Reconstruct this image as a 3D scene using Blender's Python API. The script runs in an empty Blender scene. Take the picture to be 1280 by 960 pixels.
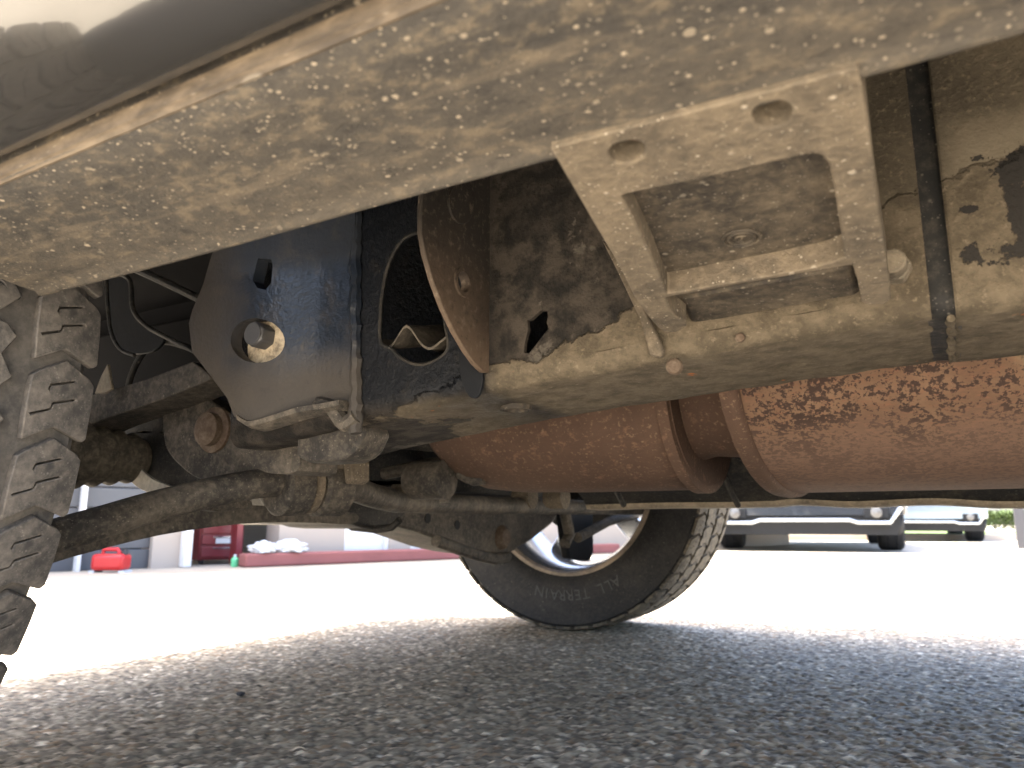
import bpy, bmesh, math, random
import numpy as np
from mathutils import Vector, Matrix, noise as mnoise
from mathutils.geometry import tessellate_polygon, delaunay_2d_cdt
R = math.radians
S = bpy.context.scene
COL = S.collection
random.seed(7)

# ------------------------------------------------------------------ camera, world, sun
CAM = Vector((0, 0, .27)); YAW = R(30); PITCH = R(10.6); F = 940.0
cam = bpy.data.cameras.new('camera'); camo = bpy.data.objects.new('camera', cam); COL.objects.link(camo)
camo.location = CAM; camo.rotation_euler = (R(90) + PITCH, 0, YAW)
cam.sensor_width = 36; cam.lens = 36 * F / 1280
cam.clip_start = .01; cam.clip_end = 2000
cam.dof.use_dof = True; cam.dof.focus_distance = .60; cam.dof.aperture_fstop = 12.0
S.camera = camo

SUN_EL, SUN_AZ = R(71), R(203)       # azimuth: direction the sun stands in, measured in the XY plane from +X
w = bpy.data.worlds.new('World'); S.world = w; w.use_nodes = True
wn = w.node_tree.nodes; bg = wn['Background']
sky = wn.new('ShaderNodeTexSky'); sky.sky_type = 'NISHITA'; sky.sun_disc = False
sky.sun_elevation = SUN_EL; sky.sun_rotation = math.pi / 2 - SUN_AZ
sky.dust_density = 4.0; sky.ozone_density = .5; sky.air_density = .85
w.node_tree.links.new(sky.outputs[0], bg.inputs[0]); bg.inputs[1].default_value = .11
sl = bpy.data.lights.new('sun', 'SUN'); sl.energy = 4.0; sl.angle = R(.5); sl.color = (1, .95, .87)
so = bpy.data.objects.new('sun', sl); COL.objects.link(so)
sd = Vector((math.cos(SUN_EL) * math.cos(SUN_AZ), math.cos(SUN_EL) * math.sin(SUN_AZ), math.sin(SUN_EL)))
so.rotation_euler = sd.to_track_quat('Z', 'Y').to_euler(); so.location = (0, -3, 6)
S.view_settings.view_transform = 'Standard'; S.view_settings.look = 'None'
S.view_settings.gamma = 1; S.view_settings.exposure = 3.65
S.cycles.max_bounces = 10; S.cycles.diffuse_bounces = 6; S.cycles.glossy_bounces = 4
S.cycles.use_denoising = True
S.cycles.sample_clamp_indirect = 6

# ------------------------------------------------------------------ helpers
FH = Vector((-math.sin(YAW), math.cos(YAW), 0)); RT = Vector((math.cos(YAW), math.sin(YAW), 0)); UP = Vector((0, 0, 1))
def ray(px, py):
    r = (px - 640) / F; u = (480 - py) / F
    return RT * r + FH * (math.cos(PITCH) - u * math.sin(PITCH)) + UP * (math.sin(PITCH) + u * math.cos(PITCH))
def on(px, py, pl):
    """point where a sight line meets a plane (point, normal)"""
    d = ray(px, py); return CAM + d * ((pl[0] - CAM).dot(pl[1]) / d.dot(pl[1]))
def PY(y): return (Vector((0, y, 0)), Vector((0, 1, 0)))
def PX(x): return (Vector((x, 0, 0)), Vector((-1, 0, 0)))
def PZ(z): return (Vector((0, 0, z)), Vector((0, 0, 1)))
def at(px, py, y): return on(px, py, PY(y))

def catmull(pts, n=6, closed=False):
    pts = [Vector(p) for p in pts]; out = []; N = len(pts)
    for i in range(N if closed else N - 1):
        g = (lambda k: pts[k % N]) if closed else (lambda k: pts[max(0, min(N - 1, k))])
        a, b, c, d = g(i - 1), g(i), g(i + 1), g(i + 2)
        for k in range(n):
            t = k / n
            out.append(.5 * ((2 * b) + (c - a) * t + (2 * a - 5 * b + 4 * c - d) * t * t + (3 * b - a - 3 * c + d) * t ** 3))
    if not closed: out.append(pts[-1])
    return out
def smooth2(pts, n=5):
    return [(v.x, v.y) for v in catmull([(p[0], p[1], 0) for p in pts], n, True)]
def ellipse2(cx, cy, rx, ry, n=24, rot=0):
    return [(cx + rx * math.cos(t) * math.cos(rot) - ry * math.sin(t) * math.sin(rot), cy + rx * math.cos(t) * math.sin(rot) + ry * math.sin(t) * math.cos(rot)) for t in [2 * math.pi * k / n for k in range(n)]]

def inner_grid(loops, st):
    x0, x1 = min(p[0] for p in loops[0]), max(p[0] for p in loops[0]); y0, y1 = min(p[1] for p in loops[0]), max(p[1] for p in loops[0])
    out = []
    for x in np.arange(x0 + st / 2, x1, st):
        for y in np.arange(y0 + st / 2, y1, st):
            c = False; near = False
            for l in loops:
                for i in range(len(l)):
                    a, b = l[i], l[i - 1]
                    if math.hypot(a[0] - x, a[1] - y) < st * .35: near = True
                    if (a[1] > y) != (b[1] > y) and x < (b[0] - a[0]) * (y - a[1]) / (b[1] - a[1]) + a[0]: c = not c
            if c and not near: out.append((float(x), float(y)))
    return out
def fill(loops, extra=()):
    """triangles over an outline with holes (planar 3-D loops), as indices into the flattened points"""
    flat = [p for l in loops for p in l]
    if len(loops) == 1 and not extra: return tessellate_polygon(loops)
    l0 = loops[0]; nrm = Vector((0, 0, 0))
    for i in range(len(l0)): nrm += l0[i].cross(l0[(i + 1) % len(l0)])
    nrm.normalize(); u = nrm.orthogonal().normalized(); v = nrm.cross(u)
    k = 100.0; p2 = [Vector((p.dot(u) * k, p.dot(v) * k)) for p in flat + list(extra)]
    polys = []; o = 0; edges = []
    for l in loops:
        m = len(l); polys.append(p2[o:o + m]); edges += [(o + i, o + (i + 1) % m) for i in range(m)]; o += m
    vs, es, fs, ov, oe, of = delaunay_2d_cdt(p2, edges, [], 0, 1e-7)
    def inside(q, poly):
        c = False; m = len(poly)
        for i in range(m):
            a, b = poly[i], poly[i - 1]
            if (a.y > q.y) != (b.y > q.y) and q.x < (b.x - a.x) * (q.y - a.y) / (b.y - a.y) + a.x: c = not c
        return c
    out = []
    for f in fs:
        q = (vs[f[0]] + vs[f[1]] + vs[f[2]]) / 3
        if sum(inside(q, p) for p in polys) == 1 and all(ov[i] for i in f): out.append(tuple(ov[i][0] for i in f))
    return out

class MB:
    def __init__(s): s.v = []; s.f = []
    def add(s, vs, fs):
        o = len(s.v); s.v += [tuple(p) for p in vs]; s.f += [tuple(i + o for i in f) for f in fs]; return s
    def box(s, lo, hi):
        x0, y0, z0 = lo; x1, y1, z1 = hi
        return s.add([(x0,y0,z0),(x1,y0,z0),(x1,y1,z0),(x0,y1,z0),(x0,y0,z1),(x1,y0,z1),(x1,y1,z1),(x0,y1,z1)],
                     [(3,2,1,0),(4,5,6,7),(0,1,5,4),(1,2,6,5),(2,3,7,6),(3,0,4,7)])
    def prism(s, loops, off, extra=()):
        """loops: outline then holes, planar 3-D points; extruded by the vector off"""
        loops = [[Vector(p) for p in l] for l in loops]; off = Vector(off)
        flat = [p for l in loops for p in l] + list(extra); n = len(flat)
        tri = fill(loops, extra)
        fs = []
        for t in tri:
            a, b, c = (flat[i] for i in t)
            if ((b - a).cross(c - a)).dot(off) > 0: t = (t[0], t[2], t[1])
            fs.append(tuple(t)); fs.append((t[0] + n, t[2] + n, t[1] + n))
        o = 0
        for l in loops:
            m = len(l)
            for i in range(m):
                j = (i + 1) % m
                fs.append((o + i, o + j, o + j + n, o + i + n))
            o += m
        return s.add(flat + [p + off for p in flat], fs)
    def tube(s, pts, r, seg=12, caps=True, sq=1.0):
        pts = [Vector(p) for p in pts]; N = len(pts); rings = []
        rr = r if isinstance(r, (list, tuple)) else [r] * N
        prev = None
        for i, p in enumerate(pts):
            t = (pts[min(i + 1, N - 1)] - pts[max(i - 1, 0)]).normalized()
            if prev is None:
                a = Vector((0, 0, 1)) if abs(t.z) < .9 else Vector((1, 0, 0))
                u = t.cross(a).normalized()
            else: u = (prev - t * prev.dot(t)).normalized()
            prev = u; v = t.cross(u)
            rings.append([p + (u * math.cos(2 * math.pi * k / seg) + v * sq * math.sin(2 * math.pi * k / seg)) * rr[i] for k in range(seg)])
        return s.loft(rings, caps=caps)
    def loft(s, rings, caps=True, closed=True):
        m = len(rings[0]); vs = [p for r_ in rings for p in r_]; fs = []
        for i in range(len(rings) - 1):
            for k in range(m if closed else m - 1):
                k2 = (k + 1) % m
                fs.append((i * m + k, i * m + k2, (i + 1) * m + k2, (i + 1) * m + k))
        if caps and closed:
            fs.append(tuple(range(m - 1, -1, -1))); fs.append(tuple((len(rings) - 1) * m + k for k in range(m)))
        return s.add(vs, fs)
    def lathe(s, prof, c, axis='Y', seg=48, a0=0, a1=None, closed=False):
        """prof: (radius, along) pairs"""
        rings = []; full = a1 is None; n = seg
        for k in range(n if full else n + 1):
            t = a0 + (2 * math.pi if full else a1 - a0) * k / n
            cs, sn = math.cos(t), math.sin(t)
            rings.append([(c[0] + r_ * cs, c[1] + h, c[2] + r_ * sn) if axis == 'Y' else (c[0] + h, c[1] + r_ * cs, c[2] + r_ * sn) if axis == 'X' else (c[0] + r_ * cs, c[1] + r_ * sn, c[2] + h) for r_, h in prof])
        if full: rings.append(rings[0])
        return s.loft(rings, caps=False, closed=closed)
    def build(s, name, mat=None, parent=None, bevel=0, seg=2, ang=35, sub=0):
        me = bpy.data.meshes.new(name); me.from_pydata(s.v, [], s.f); me.update()
        bm = bmesh.new(); bm.from_mesh(me); bmesh.ops.remove_doubles(bm, verts=bm.verts, dist=1e-5)
        bmesh.ops.recalc_face_normals(bm, faces=bm.faces)
        for f in bm.faces: f.smooth = True
        bm.to_mesh(me); bm.free()
        me.set_sharp_from_angle(angle=R(ang))
        o = bpy.data.objects.new(name, me); COL.objects.link(o)
        if mat: me.materials.append(mat)
        if parent: put(o, parent)
        if bevel:
            b = o.modifiers.new('bevel', 'BEVEL'); b.width = bevel; b.segments = seg; b.limit_method = 'ANGLE'; b.angle_limit = R(40)
        if sub:
            b = o.modifiers.new('sub', 'SUBSURF'); b.levels = b.render_levels = sub
        return o
def put(o, parent):
    """parent o without moving it"""
    o.parent = parent; o.matrix_parent_inverse = Matrix.Identity(4)
    bpy_world = worldloc(parent)
    o.location = Vector(o.location) - bpy_world
def worldloc(o):
    v = Vector(o.location); p = o.parent
    while p: v += Vector(p.location); p = p.parent
    return v
def tag(o, label=None, cat=None, group=None, kind=None):
    if label: o['label'] = label
    if cat: o['category'] = cat
    if group: o['group'] = group
    if kind: o['kind'] = kind
    return o
def empty(name, loc=(0, 0, 0), parent=None):
    o = bpy.data.objects.new(name, None); o.location = loc; o.empty_display_size = .1; COL.objects.link(o)
    if parent: put(o, parent)
    return o
def roughen(o, amp, scale, cuts=0, seed=0):
    """break up the straight edges of a part a little"""
    me = o.data
    for v in me.vertices:
        n = mnoise.noise_vector(v.co * scale + Vector((seed, 0, 0)))
        v.co += n * amp
def plate(name, loops_px, pl, off, mat, parent, bevel=.0015, grid=0, bend=None):
    b = MB(); b.prism([[on(x, y, pl) for x, y in l] for l in loops_px], off, [on(x, y, pl) for x, y in inner_grid(loops_px, grid)] if grid else ())
    if bend: b.v = [bend(Vector(v)) for v in b.v]
    return b.build(name, mat, parent, bevel)

# ------------------------------------------------------------------ materials
class G:
    def __init__(s, name):
        s.m = bpy.data.materials.new(name); s.m.use_nodes = True; s.nt = s.m.node_tree
        s.b = s.nt.nodes['Principled BSDF']; s.tc = s.nt.nodes.new('ShaderNodeTexCoord')
        s.obj = s.tc.outputs['Object']
    def n(s, t): return s.nt.nodes.new(t)
    def L(s, a, inp):
        if isinstance(a, bpy.types.NodeSocket): s.nt.links.new(a, inp)
        elif isinstance(a, (tuple, list)) and len(inp.default_value) == 4 and len(a) == 3: inp.default_value = (*a, 1)
        else: inp.default_value = a
    def vec(s, stretch=(1, 1, 1), off=(0, 0, 0), src=None):
        m = s.n('ShaderNodeMapping'); s.L(src or s.obj, m.inputs[0]); m.inputs['Scale'].default_value = stretch; m.inputs['Location'].default_value = off
        return m.outputs[0]
    def noise(s, scale, det=6, rough=.6, stretch=None, off=(0, 0, 0), dist=0):
        k = s.n('ShaderNodeTexNoise'); k.inputs['Scale'].default_value = scale; k.inputs['Detail'].default_value = det
        k.inputs['Roughness'].default_value = rough; k.inputs['Distortion'].default_value = dist
        s.L(s.vec(stretch or (1, 1, 1), off), k.inputs['Vector']); return k.outputs['Fac']
    def vor(s, scale, out='Distance', feat='F1', stretch=None, rnd=1, off=(0, 0, 0)):
        k = s.n('ShaderNodeTexVoronoi'); k.feature = feat; k.inputs['Scale'].default_value = scale; k.inputs['Randomness'].default_value = rnd
        s.L(s.vec(stretch or (1, 1, 1), off), k.inputs['Vector']); return k.outputs[out]
    def math(s, op, a, b=0.0, clamp=False):
        k = s.n('ShaderNodeMath'); k.operation = op; k.use_clamp = clamp; s.L(a, k.inputs[0]); s.L(b, k.inputs[1]); return k.outputs[0]
    def step(s, a, lo, hi):
        k = s.n('ShaderNodeMapRange'); k.interpolation_type = 'SMOOTHSTEP'; s.L(a, k.inputs[0]); k.inputs[1].default_value = lo; k.inputs[2].default_value = hi; return k.outputs[0]
    def ramp(s, fac, stops):
        k = s.n('ShaderNodeValToRGB'); e = k.color_ramp.elements
        while len(e) < len(stops): e.new(.5)
        for i, (p, c) in enumerate(stops): e[i].position = p; e[i].color = (*c, 1) if isinstance(c, (tuple, list)) else (c, c, c, 1)
        s.L(fac, k.inputs[0]); return k.outputs[0]
    def mix(s, fac, a, b):
        k = s.n('ShaderNodeMix'); k.data_type = 'RGBA'; s.L(fac, k.inputs[0]); s.L(a, k.inputs[6]); s.L(b, k.inputs[7]); return k.outputs[2]
    def xyz(s):
        k = s.n('ShaderNodeSeparateXYZ'); s.L(s.obj, k.inputs[0]); return k.outputs
    def nz(s):
        k = s.n('ShaderNodeNewGeometry'); q = s.n('ShaderNodeSeparateXYZ'); s.L(k.outputs['Normal'], q.inputs[0]); return q.outputs
    def sepc(s, c):
        k = s.n('ShaderNodeSeparateColor'); s.L(c, k.inputs[0]); return k.outputs
    def bump(s, h, strength=.5, dist=.002, prev=None):
        k = s.n('ShaderNodeBump'); k.inputs['Strength'].default_value = strength; k.inputs['Distance'].default_value = dist
        s.L(h, k.inputs['Height'])
        if prev: s.L(prev, k.inputs['Normal'])
        return k.outputs[0]
    def out(s, col, rough=.7, metal=0.0, normal=None, spec=None, coat=None):
        s.L(col, s.b.inputs['Base Color']); s.L(rough, s.b.inputs['Roughness']); s.L(metal, s.b.inputs['Metallic'])
        if normal is not None: s.L(normal, s.b.inputs['Normal'])
        if spec is not None: s.L(spec, s.b.inputs['Specular IOR Level'])
        if coat is not None: s.b.inputs['Coat Weight'].default_value = coat; s.b.inputs['Coat Roughness'].default_value = .04
        return s.m
def plain(name, col, rough=.6, metal=0, var=.25, scale=8, bump=.15, spec=None, coat=None):
    g = G(name); n = g.noise(scale, 5); c = g.mix(n, tuple(x * (1 - var) for x in col), tuple(min(1, x * (1 + var)) for x in col))
    return g.out(c, rough, metal, g.bump(g.noise(scale * 12, 3), bump, .002), spec, coat)
def dusty(name, base, dust, amount=.5, scale=9, rough=.8, specks=.5, stretch=(1, 1, 1), speck_col=(.62, .55, .44), bs=.3, fine=160):
    """base colour under a film of road dust, with dried splash specks"""
    g = G(name)
    n1 = g.noise(scale, 8, .65, stretch); n2 = g.noise(scale * 6, 6, .7, stretch, (3, 1, 2)); n3 = g.noise(fine, 4, .7, stretch, (7, 7, 1))
    f = g.math('ADD', g.math('MULTIPLY', n1, .9), g.math('ADD', g.math('MULTIPLY', n2, .55), g.math('MULTIPLY', n3, .35)))
    f = g.step(f, 1.25 - amount, 1.75 - amount)
    c = g.mix(f, base, dust)
    c = g.mix(g.step(n3, .45, .75), c, g.mix(.35, c, tuple(x * 1.35 for x in dust)))
    h = g.math('ADD', n2, n3)
    if specks:
        for sc, th, o in ((85, .975, 0), (190, .93, 3), (360, .88, 9), (650, .86, 5)):
            d = g.vor(sc, 'Distance', 'F1', stretch, 1, (o, o, 0)); r = g.sepc(g.vor(sc, 'Color', 'F1', stretch, 1, (o, o, 0)))[0]
            m = g.math('MULTIPLY', g.step(r, th, th + .06), g.step(g.math('ADD', d, g.math('MULTIPLY', n3, .35)), .52, .34))
            m = g.math('MULTIPLY', m, specks)
            c = g.mix(m, c, speck_col); h = g.math('ADD', h, m)
    return g.out(c, rough, 0, g.bump(h, bs, .002), .25)

TAN = (.23, .185, .13); GREY_TAN = (.17, .15, .12)
M = {}
def rocker_mat():
    g = G('dusty_plastic'); x, y, z = g.xyz()
    st = (.35, 1, 1)
    n0 = g.noise(4, 8, .7, st); n1 = g.noise(22, 8, .7, st, (3, 1, 2)); n2 = g.noise(110, 6, .75, (.6, 1, 1), (1, 8, 2)); n3 = g.noise(420, 4, .7)
    f = g.math('ADD', g.math('MULTIPLY', n0, .6), g.math('ADD', g.math('MULTIPLY', n1, .6), g.math('MULTIPLY', n2, .5)))
    f = g.math('ADD', f, g.math('MULTIPLY', g.step(y, .15, .235), .2))        # more dust towards the inner edge
    c = g.mix(g.step(f, .62, 1.35), (.022, .021, .020), (.074, .063, .049))
    c = g.mix(g.math('MULTIPLY', g.step(n2, .5, .66), .6), c, (.125, .1, .068)); c = g.mix(g.math('MULTIPLY', g.step(n2, .46, .32), .65), c, (.02, .018, .016))
    sm = g.step(g.noise(16, 6, .7, (.12, 1, 1), (5, 5, 5)), .60, .66); c = g.mix(g.math('MULTIPLY', sm, .35), c, (.13, .105, .075))
    h = g.math('ADD', g.math('ADD', n2, n3), n1)
    for sc, th, o in ((170, .982, 0), (300, .93, 3), (520, .87, 9), (850, .85, 5)):
        v = g.vec((.8, 1, 1), (o, o, 0)); d = g.vor(sc, 'Distance', 'F1', (.8, 1, 1), 1, (o, o, 0)); r = g.sepc(g.vor(sc, 'Color', 'F1', (.8, 1, 1), 1, (o, o, 0)))
        m = g.math('MULTIPLY', g.step(r[0], th + (1 - th) * .45, th + (1 - th) * .45 + .03), g.step(g.math('ADD', d, g.math('MULTIPLY', g.math('SUBTRACT', n2, .5), 1.6)), .42, .26))
        m = g.math('MULTIPLY', m, g.math('ADD', g.math('MULTIPLY', r[1], .8), .2))
        c = g.mix(m, c, (.26, .22, .165)); h = g.math('ADD', h, m)
    return g.out(c, .7, 0, g.bump(h, .45, .002), .35)
M['rocker'] = rocker_mat()
M['bracket'] = dusty('dusty_casting', (.058, .049, .038), (.145, .117, .083), .64, 22, .8, .4, bs=.7)
M['web'] = dusty('dark_casting', (.026, .023, .02), (.115, .093, .066), .54, 16, .7, .25, bs=.5)
M['susp'] = dusty('dusty_suspension', (.026, .024, .022), (.125, .107, .084), .54, 12, .7, .15, bs=.4)
M['suspdark'] = dusty('dark_suspension', (.013, .013, .013), (.055, .048, .038), .45, 12, .65, .1, bs=.3)
M['black'] = plain('black_undercoat', (.010, .011, .013), .6, 0, .3, 10, spec=.12)
M['shell'] = plain('underbody_black', (.010, .010, .011), .8, 0, .3, 6, spec=.05)
M['rubber'] = dusty('tread_rubber', (.036, .036, .037), (.125, .113, .1), .6, 20, .8, .25, bs=.25, speck_col=(.3, .28, .25))
M['carcass'] = dusty('groove_rubber', (.045, .044, .043), (.095, .088, .08), .6, 20, .8, 0, bs=.2)
M['sidewall'] = dusty('sidewall_rubber', (.018, .018, .019), (.045, .042, .038), .5, 10, .65, .15, bs=.15)
M['treadfar'] = dusty('dusty_tread_rubber', (.05, .046, .04), (.2, .17, .125), .55, 12, .85, 0, bs=.2)
M['alloy'] = plain('alloy', (.62, .65, .7), .22, .95, .06, 12, .03)
M['rimdust'] = dusty('dusty_rim', (.16, .13, .1), (.33, .26, .19), .6, 14, .55, 0, bs=.1)
M['bolt'] = dusty('rusty_bolt', (.075, .05, .034), (.15, .118, .086), .5, 60, .7, 0, bs=.3)
M['steelbolt'] = plain('zinc_bolt', (.09, .09, .095), .5, .6, .2, 60)
M['speck'] = dusty('speckled_washer', (.12, .10, .075), (.5, .42, .3), .68, 60, .7, .3, bs=.5)
M['trim'] = dusty('brown_trim', (.035, .027, .019), (.12, .092, .062), .55, 30, .6, .1, (.3, 1, 1), bs=.2)
M['lip'] = dusty('lit_dusty_lip', (.09, .078, .06), (.24, .2, .145), .66, 16, .7, .2, bs=.4)  # dust tone brightened to stand for light bounced off the ground
M['shade_liner'] = dusty('shade_liner_brown', (.022, .013, .009), (.06, .04, .026), .5, 50, .8, 0, bs=.3)  # dark brown tone standing in for shade inside the bracket holes
M['letter'] = plain('sidewall_letter', (.05, .049, .047), .6, 0, .2, 60)

def paint(name, col, rough=.12, coat=1.0):
    g = G(name); n = g.noise(6, 6); f = g.noise(240, 3)
    c = g.mix(g.step(n, .45, .8), col, tuple(x * .8 + .012 for x in col))
    return g.out(c, g.math('ADD', rough, g.math('MULTIPLY', n, .12)), .2, g.bump(f, .03, .001), .5, coat)
M['paint'] = paint('dark_paint', (.026, .025, .024))

def frame_mat():
    """steel rail: black undercoat at the front, dark brown paint flaking in the middle, tan dust at the rear and a crust along the bottom"""
    g = G('weathered_frame'); x, y, z = g.xyz()
    n1 = g.noise(11, 8, .65); n2 = g.noise(55, 8, .7, None, (2, 5, 1)); n3 = g.noise(220, 4, .7); big = g.noise(13, 7, .62, None, (9, 2, 4))
    dark = g.mix(g.step(n2, .4, .62), (.011, .010, .009), (.032, .027, .022)); dark = g.mix(g.math('MULTIPLY', g.step(g.noise(28, 6, .65, None, (6, 3, 8)), .5, .62), .5), dark, (.07, .058, .046))
    grime = g.mix(g.step(n3, .35, .7), (.075, .067, .056), (.13, .113, .092))
    dark = g.mix(g.math('MULTIPLY', g.step(g.math('ADD', n1, g.math('MULTIPLY', n2, .5)), .86, .90), .6), dark, grime)
    tan = g.mix(g.step(n1, .38, .62), (.05, .042, .03), (.10, .083, .058)); tan = g.mix(g.step(n3, .5, .8), tan, (.15, .122, .085))
    # flaked patches at the rear section
    pale = g.mix(n2, (.11, .092, .066), (.16, .135, .098))
    flk = g.math('MULTIPLY', g.step(g.math('ADD', big, g.math('MULTIPLY', n2, .25)), .655, .665), g.step(z, .50, .485))
    rear = g.mix(g.math('MULTIPLY', g.step(x, .0, .03), g.step(z, .50, .47)), tan, pale)
    blob = None
    for cx_, cz_, rx_, rz_ in ((.046, .456, .013, .011), (.045, .434, .0065, .024), (.021, .4135, .005, .005), (.043, .412, .016, .0075), (.022, .438, .006, .0022), (.030, .466, .003, .002), (.06, .43, .02, .02)):
        dx_ = g.math('DIVIDE', g.math('SUBTRACT', x, cx_), rx_); dz_ = g.math('DIVIDE', g.math('SUBTRACT', z, cz_), rz_)
        q_ = g.math('SUBTRACT', 1.0, g.math('SQRT', g.math('ADD', g.math('MULTIPLY', dx_, dx_), g.math('MULTIPLY', dz_, dz_))))
        blob = q_ if blob is None else g.math('MAXIMUM', blob, q_)
    blob = g.math('ADD', blob, g.math('ADD', g.math('MULTIPLY', g.math('SUBTRACT', n2, .5), 3.2), g.math('MULTIPLY', g.math('SUBTRACT', g.noise(150, 6, .75), .5), 3.6)))
    flk = g.math('MULTIPLY', g.step(blob, .16, .24), g.step(x, .013, .016))
    rear = g.mix(g.math('MULTIPLY', flk, g.step(z, .395, .405)), rear, (.045, .04, .035))
    xx = g.math('ADD', x, g.math('MULTIPLY', g.math('SUBTRACT', n1, .5), .14))
    c = g.mix(g.step(xx, -.15, -.08), dark, rear)
    # dust crust low down, ragged upper edge rising towards the rear
    zz = g.math('ADD', z, g.math('MULTIPLY', g.math('SUBTRACT', n2, .5), .022)); zz = g.math('ADD', zz, g.math('MULTIPLY', g.math('SUBTRACT', n1, .5), .05))
    low = g.math('SUBTRACT', zz, g.math('MULTIPLY', x, .26))
    crust = g.mix(g.step(n2, .35, .65), (.06, .049, .034), (.12, .098, .068)); crust = g.mix(g.step(n3, .55, .8), crust, (.2, .165, .118))
    mk = g.step(low, .4545, .452)
    c = g.mix(mk, c, crust)
    c = g.mix(flk, c, (.022, .02, .018))
    rustm = g.math('MULTIPLY', g.step(g.noise(34, 6, .6, None, (4, 4, 4)), .66, .7), mk); c = g.mix(rustm, c, (.3, .1, .03))
    # black undercoat at the front end of the rail
    xb = g.math('ADD', x, g.math('MULTIPLY', g.math('SUBTRACT', n1, .5), .03))
    zb = g.math('ADD', z, g.math('MULTIPLY', g.math('SUBTRACT', n2, .5), .02))
    bl = g.math('MULTIPLY', g.step(xb, -.275, -.295), g.step(zb, .355, .37))
    blackc = g.mix(g.step(n3, .5, .75), (.006, .007, .009), (.016, .018, .022)); blackc = g.mix(g.math('MULTIPLY', g.step(n2, .55, .7), .5), blackc, (.03, .027, .023))
    c = g.mix(bl, c, blackc)
    rough = g.mix(bl, (.85,) * 3, (.34,) * 3)
    h = g.math('ADD', g.math('MULTIPLY', n2, .8), g.math('ADD', g.math('MULTIPLY', n3, .3), g.math('MULTIPLY', mk, .7)))
    h = g.math('SUBTRACT', h, g.math('MULTIPLY', flk, .3))
    return g.out(c, rough, 0, g.bump(h, .85, .004), .18)
M['frame'] = frame_mat()
def gusset_mat():
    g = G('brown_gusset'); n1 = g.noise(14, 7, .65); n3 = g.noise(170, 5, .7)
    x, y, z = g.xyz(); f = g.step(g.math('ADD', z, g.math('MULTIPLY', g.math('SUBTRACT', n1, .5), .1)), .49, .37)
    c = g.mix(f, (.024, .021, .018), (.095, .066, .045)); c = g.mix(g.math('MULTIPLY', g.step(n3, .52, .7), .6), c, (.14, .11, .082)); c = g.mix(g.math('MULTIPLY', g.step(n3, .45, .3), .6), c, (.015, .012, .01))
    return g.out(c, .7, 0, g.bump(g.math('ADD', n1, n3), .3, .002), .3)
M['gusset'] = gusset_mat()
def undercoat_mat():
    g = G('blue_black_undercoat'); n1 = g.noise(10, 6, .6); n3 = g.noise(260, 3, .6); x, y, z = g.xyz()
    f = g.step(g.math('ADD', z, g.math('MULTIPLY', g.math('SUBTRACT', n1, .5), .09)), .435, .385)
    c = g.mix(n1, (.006, .009, .015), (.013, .018, .027)); c = g.mix(g.math('MULTIPLY', f, .75), c, (.045, .037, .028))
    n2 = g.noise(45, 7, .7); c = g.mix(g.math('MULTIPLY', g.step(n2, .5, .66), .4), c, (.05, .042, .033)); c = g.mix(g.math('MULTIPLY', g.step(n2, .45, .3), .6), c, (.008, .008, .009))
    xl = g.step(g.math('ADD', x, g.math('MULTIPLY', g.math('SUBTRACT', n1, .5), .05)), -.50, -.56)
    c = g.mix(g.math('MULTIPLY', xl, .7), c, (.05, .041, .032))
    r = g.mix(g.math('MAXIMUM', g.math('MAXIMUM', f, g.math('MULTIPLY', xl, .8)), g.step(z, .475, .5)), (.30,) * 3, (.75,) * 3)
    return g.out(c, r, 0, g.bump(g.math('ADD', n3, n1), .35, .002), .5)
M['under'] = undercoat_mat()
def rust_mat(name, pale=True):
    g = G(name); x, y, z = g.xyz()
    st = (1, 1, 1)
    n1 = g.noise(16, 7, .65); n2 = g.noise(210, 5, .72, st); n3 = g.noise(300, 4, .7, (.4, 1, 1)); n4 = g.noise(60, 5, .7); n0 = g.noise(5, 4, .6)
    c = g.mix(g.step(n1, .3, .7), (.115, .069, .045), (.19, .122, .078)); c = g.mix(g.step(n3, .45, .75), c, (.17, .088, .055))
    sp = g.step(g.math('ADD', n2, g.math('ADD', g.math('MULTIPLY', g.math('SUBTRACT', n1, .5), .4), g.math('MULTIPLY', g.math('SUBTRACT', n4, .5), .5))), .475, .55)
    c = g.mix(g.math('MULTIPLY', sp, .95 if pale else .3), c, (.038, .025, .021))
    if pale:
        p = g.step(g.math('ADD', g.math('ADD', x, g.math('MULTIPLY', z, .5)), g.math('MULTIPLY', g.math('SUBTRACT', n1, .5), .12)), .235, .29)
        sp2 = g.step(n2, .6, .63)
        c = g.mix(p, c, g.mix(sp2, g.mix(n1, (.24, .185, .11), (.31, .245, .155)), (.14, .075, .042)))
        low = g.step(g.math('ADD', z, g.math('MULTIPLY', g.math('SUBTRACT', n1, .5), .05)), .37, .33)
        c = g.mix(g.math('MULTIPLY', low, .6), c, g.mix(n3, (.12, .075, .06), (.26, .17, .12)))
    else:
        c = g.mix(.85, c, g.mix(n1, (.050, .033, .026), (.098, .060, .042)))
        c = g.mix(g.math('MULTIPLY', g.step(n4, .56, .68), .5), c, (.21, .125, .08)); c = g.mix(g.math('MULTIPLY', g.step(n2, .56, .66), .5), c, (.26, .18, .12))
    return g.out(c, .85, 0, g.bump(g.math('ADD', n2, n3), .3, .002), .2)
M['muffler'] = rust_mat('flaky_rust'); M['pipe'] = rust_mat('brown_rust', False)

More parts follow.
